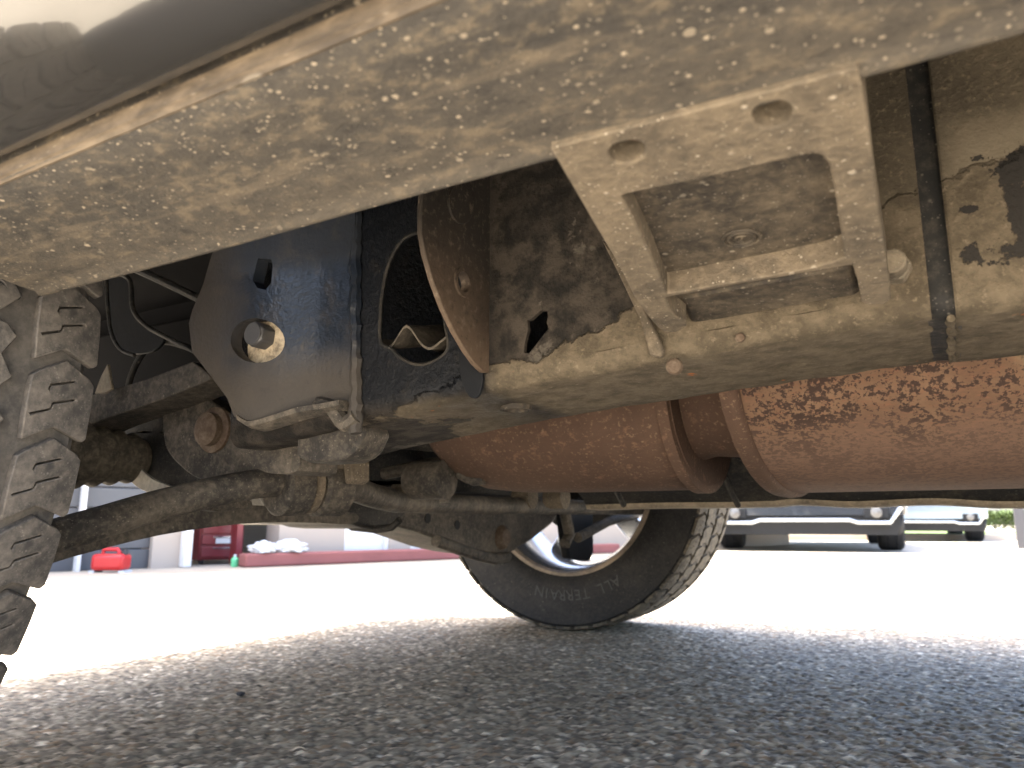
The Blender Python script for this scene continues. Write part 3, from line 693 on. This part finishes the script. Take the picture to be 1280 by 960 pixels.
plate('knuckle_lobe', [smooth2([(150, 546), (200, 540), (240, 580), (262, 606), (210, 612), (180, 600), (158, 575)], 3)], PY(.60), (0, .03, 0), M['suspdark'], truck, .004)
M['pale'] = dusty('pale_shield', (.22, .21, .19), (.38, .34, .27), .6, 18, .6, 0, bs=.2)
plate('brake_shield', [smooth2([(146, 530), (156, 545), (168, 576), (190, 598), (222, 612), (206, 622), (176, 612), (158, 594), (150, 560)], 3)], PY(.585), (0, .004, 0), M['pale'], truck, .001)
plate('brake_shield_tip', [[(126, 470), (134, 455), (139, 486), (130, 492), (118, 492)]], PY(.5), (0, .004, 0), M['lip'], truck, .001)
bt = MB(); by = [(.42 + .011 * k, (.056 - .0016 * k) * (1.0 if k % 2 else .86)) for k in range(17)]
bt.lathe([(.02, .40)] + [(r_, y_) for y_, r_ in by] + [(.02, .62)], (AX, 0, .353), 'Y', 40); boot = bt.build('driveshaft_boot', M['treadfar'], truck, ang=60)
MB().tube([(AX, .60, .353), (AX, 1.5, .36)], .018, 12).build('driveshaft', M['suspdark'], boot)
# splash liner with its pressed edges, hoses
lin = MB().box((-1.3, .70, .36), (-.62, .72, .60)).build('splash_liner', M['shell'], truck)
for pts_, y_, r_ in (([(133, 346), (135, 385), (139, 415), (150, 436), (168, 444)], .5, .0022), ([(150, 342), (163, 352), (166, 385), (180, 405), (205, 420), (245, 440)], .56, .003), ([(158, 500), (164, 470), (180, 440), (205, 427), (240, 436)], .58, .004), ([(160, 332), (200, 350), (254, 376)], .55, .005)):
    b = MB(); b.tube(catmull([at(x, y, y_) for x, y in pts_], 5), r_, 8); b.build('hose', M['suspdark'], truck)
plate('liner_flap', [smooth2([(136, 348), (160, 346), (166, 385), (182, 407), (205, 422), (190, 440), (160, 442), (146, 430), (138, 405)], 3)], PY(.57), (0, .004, 0), M['black'], truck, .001)

# --- wheels
PITCHES = 46
def sipe(pts, t=.0011):
    up_ = [(x - t * .7, y + t) for x, y in pts]; dn = [(x + t * .7, y - t) for x, y in pts]
    return up_ + dn[::-1]
def block_mesh(name, outline, sipes, mat, h=.0065, sgn=1):
    b = MB(); loops = [outline] + sipes
    b.prism([[Vector((x * sgn, y, 0)) for x, y in l] for l in loops], (0, 0, -h))
    def curve(v):
        wv, s, hh = v; rr = WR + hh - .006 * max(0, (abs(wv) - .104) / .036) ** 2
        if hh < -.001: rr = min(rr, WR - h)
        a = s / WR; return (rr * math.cos(a), wv, rr * math.sin(a))
    b.v = [curve(v) for v in b.v]
    o = b.build(name, mat, None, .0007, 1); return o
cell = 2 * math.pi * WR / PITCHES
sh = [(.095, -.0235), (.114, -.0135), (.137, -.0225), (.1405, -.020), (.1405, .0), (.140, .018), (.136, .022), (.116, .0325), (.099, .0225), (.095, .019), (.094, .0)]
sh_s = [sipe([(.0975, -.0065), (.110, -.002), (.1108, .002), (.127, .0065)], .0006), sipe([(.107, .0105), (.1077, .0140), (.125, .0190)], .0006)]
mid = [(.004, -.0225), (.040, -.013), (.071, -.0235), (.083, -.012), (.075, .002), (.083, .015), (.076, .0225), (.044, .030), (.010, .0225), (.013, .004)]
mid_s = [sipe([(.024, .012), (.044, .005), (.050, .0055), (.072, -.006)], .0006)]
def rim_parts(parent, cx, cy, s, spoke=True):
    """barrel open to the inside, spokes at the outer face; s = +1 outer face towards +Y"""
    b = MB(); prof = [(.245, -s * .106), (.240, -s * .096), (.225, -s * .06), (.214, s * .03), (.218, s * .07), (.236, s * .098), (.246, s * .106), (.242, s * .110), (.231, s * .10), (.212, s * .072), (.208, s * .03), (.218, -s * .062), (.234, -s * .097), (.245, -s * .106)]
    b.lathe(prof, (cx, cy, WR - .008), 'Y', 64); rim = b.build('rim', M['alloy'], parent, ang=60)
    b = MB()
    for k in range(5):
        a = 2 * math.pi / 5 * k - 2.02; u = Vector((math.cos(a), 0, math.sin(a))); v = Vector((-math.sin(a), 0, math.cos(a))); c = Vector((cx, cy + s * .075, WR - .008))
        b.prism([[c + u * .05 + v * .04, c + u * .12 + v * .025, c + u * .216 + v * .036, c + u * .216 - v * .036, c + u * .12 - v * .025, c + u * .05 - v * .04]], (0, -s * .028, 0))
    b.lathe([(.0001, s * .085), (.05, s * .082), (.075, s * .07), (.075, s * .035), (.0001, s * .035)], (cx, cy, WR - .008), 'Y', 32)
    b.build('spoke_disc', M['alloy'], parent, .006)
    b = MB(); b.lathe([(.252, -s * .116), (.254, -s * .108), (.244, -s * .098), (.233, -s * .104), (.238, -s * .114), (.252, -s * .116)], (cx, cy, WR - .008), 'Y', 64); b.build('rim_lip', M['rimdust'], parent)
    return rim
def tyre_mesh(parent, cx, cy, mat):
    hp = [(.244, .104), (.258, .122), (.285, .132), (.32, .134), (.345, .1345), (.357, .136), (.3725, .1375), (WR - .0085, .130), (WR - .0062, .1), (WR - .0058, .06), (WR - .0058, 0)]
    prof = hp + [(r_, -h_) for r_, h_ in hp[-2::-1]] + [(.25, -.08), (.25, .08), (.244, .104)]
    b = MB(); b.lathe(prof, (cx, cy, WR - .001), 'Y', 96)
    t = b.build('tyre', mat, parent, ang=40); return t
blocks = [(block_mesh('tread_block', sh, sh_s, M['rubber']), 0), (block_mesh('tread_block', sh, sh_s, M['rubber'], sgn=-1), .5), (block_mesh('tread_block', mid, mid_s, M['rubber']), .5), (block_mesh('tread_block', mid, mid_s, M['rubber'], sgn=-1), 0)]
def wheel(cx, cy, s, individual, mat_tread=None, phase=0):
    e = empty('front_wheel' if cx < 0 else 'rear_wheel', (cx, cy, 0), truck)
    t = tyre_mesh(e, cx, cy, M['carcass'] if individual and cy < 1 else M['sidewall'])
    rim_parts(e, cx, cy, s)
    joined = MB()
    for bo, ph in blocks:
        for k in range(PITCHES):
            a = (k + ph + phase) * 2 * math.pi / PITCHES
            if individual:
                o = bo.copy()
                COL.objects.link(o); o.name = 'tread_block'
                o.location = (cx, cy, WR - .001); o.rotation_euler = (0, -a, 0); put(o, e)
            else:
                m_ = Matrix.Rotation(-a, 4, 'Y') @ Matrix.Identity(4); T = Vector((cx, cy, WR - .001))
                joined.add([m_ @ v.co + T for v in bo.data.vertices], [tuple(p.vertices) for p in bo.data.polygons])
    if not individual: tag(joined.build('tread', mat_tread or M['rubber'], e), kind='stuff')
    # brake disc and caliper
    b = MB(); b.lathe([(.06, -s * .02), (.135, -s * .02), (.135, s * .005), (.06, s * .005)], (cx, cy, WR - .008), 'Y', 40); b.build('brake_disc', M['suspdark'], e)
    b = MB(); b.lathe([(.0001, -s * .09), (.05, -s * .09), (.075, -s * .05), (.08, s * .03), (.0001, s * .03)], (cx, cy, WR - .008), 'Y', 24); b.build('hub', M['suspdark'], e)
    return e
nw = wheel(AX, WY, -1, True, phase=.22); fw = wheel(AX, FY, 1, False, M['treadfar'], phase=.1)
wheel(RX, WY, -1, False); wheel(RX, FY, 1, False)
for bo, _ in blocks: bpy.data.objects.remove(bo)
# far wheel: steering knuckle and caliper hanging inside it
b = MB(); b.prism([[on(x, y, PX(AX + .10)) for x, y in ((704, 640), (708, 680), (712, 698), (738, 702), (743, 690), (742, 640))]], (-.022, 0, 0)); b.build('caliper', M['black'], fw, .006)
b = MB(); b.tube([on(x, y, PX(AX + .14)) for x, y in ((706, 640), (712, 668), (706, 680))], .013, 10); b.tube([on(x, y, PX(AX + .14)) for x, y in ((722, 672), (760, 652), (800, 640))], .012, 10); b.build('track_rod', M['susp'], fw)
# raised sidewall lettering on the inner face of the far tyre (upside down at the foot of the wheel)
def letters(text, a0, step_, r_, hgt, cx, cy, parent):
    for k, ch in enumerate(text):
        if ch == ' ': continue
        cu = bpy.data.curves.new('l', 'FONT'); cu.body = ch; cu.size = hgt; cu.extrude = .0009; cu.align_x = 'CENTER'; cu.resolution_u = 2
        to = bpy.data.objects.new('l', cu); COL.objects.link(to); bpy.context.view_layer.update()
        me = bpy.data.meshes.new_from_object(to.evaluated_get(bpy.context.evaluated_depsgraph_get())); bpy.data.objects.remove(to)
        me.materials.clear(); me.materials.append(M['letter'])
        o = bpy.data.objects.new('raised_letter', me); COL.objects.link(o)
        a = R(a0) - k * step_                       # angle in the XZ plane seen from -Y, tops outwards
        u = Vector((math.cos(a), 0, math.sin(a))); rt = Vector((math.sin(a), 0, -math.cos(a)))
        m_ = Matrix((rt, u, Vector((0, -1, 0)))).transposed().to_4x4()
        o.matrix_world = m_; o.location = Vector((cx, cy, WR)) + u * r_; put(o, parent)
letters('ALL TERRAIN', -60, .075, .288, .038, AX, FY - .1336, fw)

# ------------------------------------------------------------------ what stands in the yard beyond
M['wall'] = plain('cream_wall', (.36, .31, .26), .85, 0, .08, 2)
M['grey_door'] = plain('grey_door', (.07, .074, .082), .5, .1, .1, 3)
M['white'] = plain('white_paint', (.6, .6, .59), .5, 0, .04, 4)
M['red'] = plain('red_paint', (.42, .012, .014), .35, 0, .1, 8)
M['darkred'] = plain('dark_red_paint', (.14, .012, .016), .45, 0, .15, 8)
M['kerbred'] = plain('faded_red_kerb', (.22, .075, .068), .8, 0, .25, 5)
M['dark'] = plain('dark_interior', (.03, .03, .035), .7, 0, .2, 4)
M['green'] = plain('green_plastic', (.1, .45, .22), .4, 0, .1, 8)
M['rag'] = plain('white_cloth', (.5, .52, .54), .9, 0, .1, 20)
M['silver'] = plain('silver_paint', (.2, .25, .29), .25, .3, .05, 3, .02, coat=1)
M['navy'] = plain('dark_blue_paint', (.012, .017, .026), .22, .2, .1, 3, .02, coat=1)
M['chrome'] = plain('chrome', (.3, .33, .37), .25, .9, .04, 5, .02)
M['plastic'] = plain('bumper_plastic', (.010, .011, .013), .6, 0, .2, 9, spec=.2)
M['glass'] = plain('window_glass', (.02, .025, .03), .08, 0, .1, 5, .02)
M['lens'] = plain('lamp_lens', (.075, .075, .075), .2, 0, .1, 9, .02)
M['tyre_plain'] = plain('parked_tyre', (.011, .011, .012), .9, 0, .2, 20)

# workshop building in front of the truck; local x runs along its wall
W0 = on(40, 716.5, PZ(0)); W1 = on(545, 697.5, PZ(0)); WL = (W1 - W0); wl = WL.length; WD = WL.normalized(); WN = Vector((WD.y, -WD.x, 0))
if WN.dot(CAM - W0) < 0: WN = -WN
wr = math.atan2(WD.y, WD.x)
def wallx(px):
    """distance along the wall where a sight line meets it"""
    return (on(px, 690, (W0, WN)) - W0).dot(WD)
shop = empty('workshop_building', W0); shop.rotation_euler = (0, 0, wr)
tag(shop, 'cream workshop building with grey shutters and open dark doorways beyond the front tyre', 'building')
sgn = 1 if (Matrix.Rotation(-wr, 3, 'Z') @ WN).y > 0 else -1
def child(b, name, mat, parent=shop, **k):
    o = b.build(name, mat, None, **k); o.parent = parent; return o
def wbox(x0, x1, z0, z1, d0, d1):
    """box on the wall: d measured outwards from the wall face"""
    return MB().box((x0, min(sgn * d0, sgn * d1), z0), (x1, max(sgn * d0, sgn * d1), z1))
a = [wallx(p) for p in (60, 96, 101, 190, 225, 238, 300, 348, 430, 486, 513, 560)]
def seg(x0, x1, z0=0, z1=2.7, d=0, name='wall', mat='wall'): return child(wbox(x0, x1, z0, z1, d, d - .2), name, M[mat])
seg(-6, a[0] - .3); seg(a[3], a[4]); seg(a[7], a[8]); seg(a[9], a[10]); seg(a[11], 9)
seg(a[0] - .3, a[3], 2.5, 2.7); seg(a[5] - .004, a[7], 2.5, 2.7); seg(a[8], a[9], .5, 2.7); seg(a[10], a[11], .5, 2.7)
for x0, x1 in ((a[0] - .3, a[1]), (a[2], a[3])):
    sl0 = child(wbox(x0, x1, 0, .119, -.05, -.08), 'shutter_slat', M['grey_door'], bevel=.004)
    for k in range(1, 20):
        o = sl0.copy(); COL.objects.link(o); o.location.z = .125 * k
child(wbox(a[1], a[2], 0, 2.5, .02, -.1), 'shutter_post', M['white'])
child(wbox(a[4], a[5] - .008, 0, 2.6, .06, -.1), 'corner_post', M['white'], bevel=.01)
child(wbox(a[5], a[7], 0, 2.5, -2.0, -2.1), 'back_wall', M['dark']); child(wbox(a[6] - .02, a[6] + .02, 0, 2.5, -.02, -.12), 'door_jamb', M['darkred'])
for x0, x1 in ((a[8], a[9]), (a[10], a[11])):
    f = child(wbox(x0, x1, .0, .5, -.04, -.09), 'window_panel', M['white']); child(wbox(x0 + .0, x0 + .03, .002, .498, -.01, -.05), 'window_frame', M['white'], parent=f); child(wbox(x1 - .03, x1, .002, .498, -.01, -.05), 'window_frame', M['white'], parent=f)
child(wbox(-6, 9, 2.7, 2.8, -.02, -4), 'roof', M['grey_door'])
child(wbox(-6, 9, .0, 2.69, -4, -4.1), 'rear_wall', M['wall'])
def onwall(px, py, out): 
    return on(px, py, (W0 + WN * out, WN))
# red-painted kerb
k0 = onwall(302, 708, .25); k1 = onwall(548, 699, .25); kd = (k1 - k0).normalized()
kb = MB(); kl = (k1 - k0).length
kb.box((0, -.06, 0), (2.2 + kl, .06, .085)); kerb = kb.build('kerb', M['kerbred'], None, .012); kerb.location = (k0.x, k0.y, .002); kerb.rotation_euler = (0, 0, math.atan2(kd.y, kd.x)); kerb['kind'] = 'structure'
# red fuel container
pj = on(138, 715.5, PZ(0)); can = empty('fuel_can', pj); can.rotation_euler = (0, 0, YAW)
tag(can, 'red plastic fuel can standing on the ground before the grey shutters', 'fuel can')
b = MB(); b.box((-.092, -.06, .012), (.092, .06, .105)); child(b, 'can_body', M['red'], can, bevel=.022, seg=3)
b = MB(); b.tube([(-.05, 0, .10), (-.05, 0, .13), (.03, 0, .13), (.05, 0, .10)], .012, 10); child(b, 'handle', M['red'], can)
b = MB(); b.lathe([(.0001, .03), (.018, .03), (.018, 0), (.0001, 0)], (.075, 0, .1), 'Z', 14); child(b, 'cap', M['dark'], can)
b = MB(); b.box((-.1, -.05, 0), (-.07, .05, .0118)); b.box((.07, -.05, 0), (.1, .05, .0118)); child(b, 'foot', M['rag'], can)
# red tool chest with a pale label plate
pt = onwall(275, 711, -.25); pt.z = 0; chest = empty('tool_chest', pt); chest.rotation_euler = (0, 0, wr if sgn < 0 else wr + math.pi)
tag(chest, 'dark red tool chest with a pale label plate standing in the open doorway', 'tool chest')
b = MB(); b.box((-.16, 0, .03), (.16, .3, .62)); child(b, 'cabinet', M['darkred'], chest, bevel=.012)
for k, (z0, z1) in enumerate(((.05, .125), (.135, .20), (.21, .29), (.30, .42))):
    b = MB(); b.box((-.145, -.014, z0), (.145, -.001, z1)); dr = child(b, 'drawer', M['darkred'], chest, bevel=.004)
    b = MB(); b.box((-.07, -.022, z1 - .018), (.07, -.0145, z1 - .010)); h_ = b.build('handle', M['chrome'], None); h_.parent = dr
b = MB(); b.box((-.05, -.018, .142), (.055, -.0145, .178)); child(b, 'label_plate', M['rag'], chest)
for x in (-.12, .12):
    b = MB(); b.lathe([(.0001, -.012), (.028, -.012), (.028, .012), (.0001, .012)], (x, .05, .028), 'X', 14); child(b, 'caster', M['dark'], chest)
# green bottles on and by the chest
def jug(px, py, out, z, s, name, label, cat, mat, grp=None):
    p = onwall(px, py, out); p.z = z; e = empty(name, p); tag(e, label, cat, grp)
    b = MB(); b.lathe([(.0001, 0), (.04 * s, 0), (.045 * s, .01 * s), (.045 * s, .09 * s), (.016 * s, .12 * s), (.0001, .12 * s)], (0, 0, 0), 'Z', 18); child(b, 'bottle_body', mat, e)
    b = MB(); b.lathe([(.0001, .145 * s), (.017 * s, .145 * s), (.017 * s, .1205 * s), (.0001, .1205 * s)], (0, 0, 0), 'Z', 12); child(b, 'cap', M['rag'], e)
jug(293, 710, .18, 0, .55, 'coolant_bottle', 'small green bottle on the ground beside the red kerb end', 'bottle', M['green'])
jug(283, 668, -.12, .62, .9, 'coolant_bottle', 'green bottle standing on top of the dark red tool chest', 'bottle', M['green'])
# crumpled white rags on the kerb
def rag(px, py, sx, name_label, seed):
    p = onwall(px, py, .25); bm = bmesh.new(); bmesh.ops.create_icosphere(bm, subdivisions=4, radius=1)
    for v in bm.verts:
        n = mnoise.fractal(v.co * 2.2 + Vector((seed, 0, 0)), 1, 2, 4); v.co = Vector((v.co.x * sx, v.co.y * .07, max(-.02, v.co.z * .05))) * (1 + .45 * n)
    for f in bm.faces: f.smooth = True
    zmin = min(v.co.z for v in bm.verts)
    me = bpy.data.meshes.new('rag'); bm.to_mesh(me); bm.free(); me.materials.append(M['rag'])
    o = bpy.data.objects.new('rag', me); COL.objects.link(o); o.location = (p.x, p.y, .087 - zmin); o.rotation_euler = (0, 0, wr); tag(o, name_label, 'rag')
rag(328, 692, .075, 'bunched white rag piled on the near end of the red kerb', 1); rag(362, 694, .11, 'flat white rag spread along the red kerb', 5)

# parked pickups facing the camera, simple but complete
def parked(px, py, width, yaw, bodymat, label):
    base = on(px, py, PZ(0)); e = empty('parked_pickup', base); e.rotation_euler = (0, 0, yaw); tag(e, label, 'truck', None)
    hw = width / 2; r_ = .33; Q = -.13
    def ch(b, n, m, p=e, **k): return child(b, n, M[m] if isinstance(m, str) else m, p, **k)
    # body: front at y=0, length towards +y
    prof = [(0.05, .55), (.02, .75), (.04, 1.02), (.18, 1.12), (1.15, 1.2), (1.85, 1.82), (3.2, 1.84), (3.5, 1.25), (5.2, 1.22), (5.25, .6)]
    lowp = [(4.65, .6), (4.55, .8), (4.15, .95), (3.75, .8), (3.65, .55), (1.45, .5), (1.38, .72), (1.0, .93), (.6, .72), (.52, .55)]
    b = MB(); b.prism([[Vector((-hw, y, z + Q)) for y, z in prof + lowp]], (width, 0, 0)); ch(b, 'body', bodymat, bevel=.06, seg=3)
    b = MB(); b.prism([[(-hw * .86, 1.28, 1.24), (hw * .86, 1.28, 1.24), (hw * .78, 1.80, 1.70), (-hw * .78, 1.80, 1.70)]], (0, -.03, .03)); ch(b, 'windscreen', 'glass')
    b = MB(); b.prism([[(-hw + .02, -.06, .36), (hw - .02, -.06, .36), (hw - .02, -.06, .56), (-hw + .02, -.06, .56)]], (0, .2, 0)); bp = ch(b, 'bumper', bodymat, bevel=.03, seg=3)
    b = MB(); b.prism([[(-hw * .92, -.03, .17), (hw * .92, -.03, .17), (hw * .96, -.03, .357), (-hw * .96, -.03, .357)]], (0, .25, 0)); ch(b, 'valance', 'plastic', bevel=.03)
    b = MB(); b.prism([[(-hw * .62, -.062, .66), (hw * .62, -.062, .66), (hw * .66, -.03, .98), (-hw * .66, -.03, .98)]], (0, .12, 0)); gr = ch(b, 'grille', 'plastic', bevel=.01)
    for k in range(4):
        b = MB(); b.box((-hw * .6, -.085, .70 + .07 * k), (hw * .6, -.064, .72 + .07 * k)); o = b.build('grille_bar', M['chrome'], None, .004); o.parent = gr
    # bright lower trim: runs below the grille and kinks up round each fog lamp recess
    tr = [(-.93, .44), (-.82, .29), (-.52, .29), (-.44, .315), (.44, .315), (.52, .29), (.82, .29), (.93, .44)]
    b = MB(); b.tube([(hw * x, -.10, z) for x, z in tr], .022, 8); ch(b, 'bumper_trim', 'chrome')
    for sx in (-1, 1):
        b = MB(); b.box((min(sx * hw * .58, sx * hw * .82), -.085, .33), (max(sx * hw * .58, sx * hw * .82), -.062, .44)); fr = ch(b, 'fog_lamp', 'black', bevel=.01)
        b = MB(); b.lathe([(.0001, -.03), (.05, -.022), (.055, 0), (.0001, 0)], (sx * hw * .7, -.086, .385), 'Y', 18); o = b.build('lens', M['lens'], None); o.parent = fr
        b = MB(); b.prism([[(sx * hw * .68, -.012, .82), (sx * hw * .97, .02, .84), (sx * hw * .97, .02, .98), (sx * hw * .68, -.012, .97)]], (0, .1, 0)); ch(b, 'headlight', 'lens', bevel=.015)
        b = MB(); b.box((min(sx * hw, sx * (hw + .2)), 1.45, 1.2), (max(sx * hw, sx * (hw + .2)), 1.6, 1.36)); ch(b, 'mirror', bodymat, bevel=.03)
        for y in (1.0, 4.15):
            we = bpy.data.objects.new('wheel', None); COL.objects.link(we); we.parent = e
            b = MB(); c0 = (sx * (hw - .12), y, r_); prof_ = [(.2, -.115), (.26, -.13), (.30, -.125), (.325, -.10), (.33, -.05), (.324, -.046), (.324, -.04), (.33, -.036), (.33, .036), (.324, .04), (.324, .046), (.33, .05), (.325, .10), (.30, .125), (.26, .13), (.2, .115)]
            b.lathe(prof_, c0, 'X', 48); o = b.build('tyre', M['tyre_plain'], None, ang=40); o.parent = we
            b = MB(); b.lathe([(.0001, sx * .09), (.07, sx * .1), (.17, sx * .085), (.195, sx * .11), (.205, sx * .1), (.2, -sx * .1)], c0, 'X', 32); o = b.build('rim', M['silver'], None, ang=40); o.parent = we
    b = MB(); b.tube([(-hw + .2, 4.15, r_), (hw - .2, 4.15, r_)], .05, 10); b.tube([(0, 1.2, .5), (0, 4.15, .42)], .045, 10); ch(b, 'axle', 'plastic')
    b = MB(); b.box((-.5, .9, .36), (-.38, 5.1, .52)); b.box((.38, .9, .36), (.5, 5.1, .52)); ch(b, 'chassis', 'plastic')
    return e
parked(1008, 690.0, 1.9, R(7), M['navy'], 'dark blue parked pickup with a bright bumper trim beyond the far wheel')
parked(1160, 677.5, 1.75, R(5), M['silver'], 'pale silver parked pickup right of the dark blue one')
# kerb and verge behind them, clipped hedge, dark post
c0 = on(1100, 676, PZ(0)); 
vg = MB().box((-14, 0, -.1), (18, .16, .11)).build('kerb', M['wall'], None, .02); vg.location = (c0.x, c0.y, 0); vg.rotation_euler = (0, 0, YAW); vg['kind'] = 'structure'
M['grass'] = plain('mown_grass', (.05, .075, .008), .9, 0, .35, 9, .4)
gr = MB().box((-14, .165, -.1), (18, 9, .09)).build('verge', M['grass'], None); gr.location = vg.location; gr.rotation_euler = vg.rotation_euler; gr['kind'] = 'structure'
M['leaf'] = plain('hedge_leaf', (.034, .062, .004), .6, 0, .5, 14, .1)
def hedge(px, py, wd, ht, dp, n, label):
    base = on(px, py, PZ(.09)); e = empty('hedge', base); e.rotation_euler = (0, 0, YAW); tag(e, label, 'hedge')
    rng = random.Random(5); b = MB()
    for _ in range(n):
        c = Vector((rng.uniform(-wd / 2, wd / 2), rng.uniform(0, dp), ht * rng.random() ** .6)); c.z += .06 * mnoise.noise(c * 3)
        q = Matrix.Rotation(rng.uniform(0, 6.3), 3, 'Z') @ Matrix.Rotation(rng.uniform(-1.2, 1.2), 3, 'X'); s = rng.uniform(.03, .06)
        b.add([c + q @ Vector(v) for v in ((0, 0, 0), (s * .5, s * .6, .01), (0, s * 1.5, 0), (-s * .5, s * .6, .01))], [(0, 1, 2), (0, 2, 3)])
    child(b, 'foliage', M['leaf'], e)
    b = MB()
    for k in range(int(wd / .35)): b.tube([(-wd / 2 + .17 + .35 * k, dp / 2, -.02), (-wd / 2 + .2 + .35 * k, dp / 2, ht * .7)], [.02, .008], 6)
    child(b, 'stem', M['susp'], e)
hedge(1290, 663, 3.0, .62, .7, 9000, 'clipped bright green hedge on the verge right of the silver pickup')
hedge(1040, 666, 2.6, .25, .6, 5000, 'low yellow green hedge seen beneath the dark blue pickup')
pp = on(1279, 686, PZ(0)); b = MB(); b.box((-.05, -.05, 0), (.05, .05, 1.1)); b.box((-.06, -.06, 1.1005), (.06, .06, 1.13)); post = b.build('bollard', M['dark'], None, .006); post.location = pp; tag(post, 'dark grey square bollard at the right edge beside the hedge', 'bollard')
# a dark chip of stone lying on the shaded asphalt
pc_ = on(301, 870, PZ(0)); bm = bmesh.new(); bmesh.ops.create_icosphere(bm, subdivisions=2, radius=1)
for v in bm.verts:
    n = mnoise.noise(v.co * 1.7); v.co = Vector((v.co.x * .0085, v.co.y * .006, v.co.z * .0035)) * (1 + .35 * n)
me = bpy.data.meshes.new('stone_chip'); bm.to_mesh(me); bm.free(); me.materials.append(M['dark'])
o = bpy.data.objects.new('stone_chip', me); COL.objects.link(o); o.location = (pc_.x, pc_.y, .0035); tag(o, 'small dark stone chip lying alone on the shaded asphalt', 'stone')
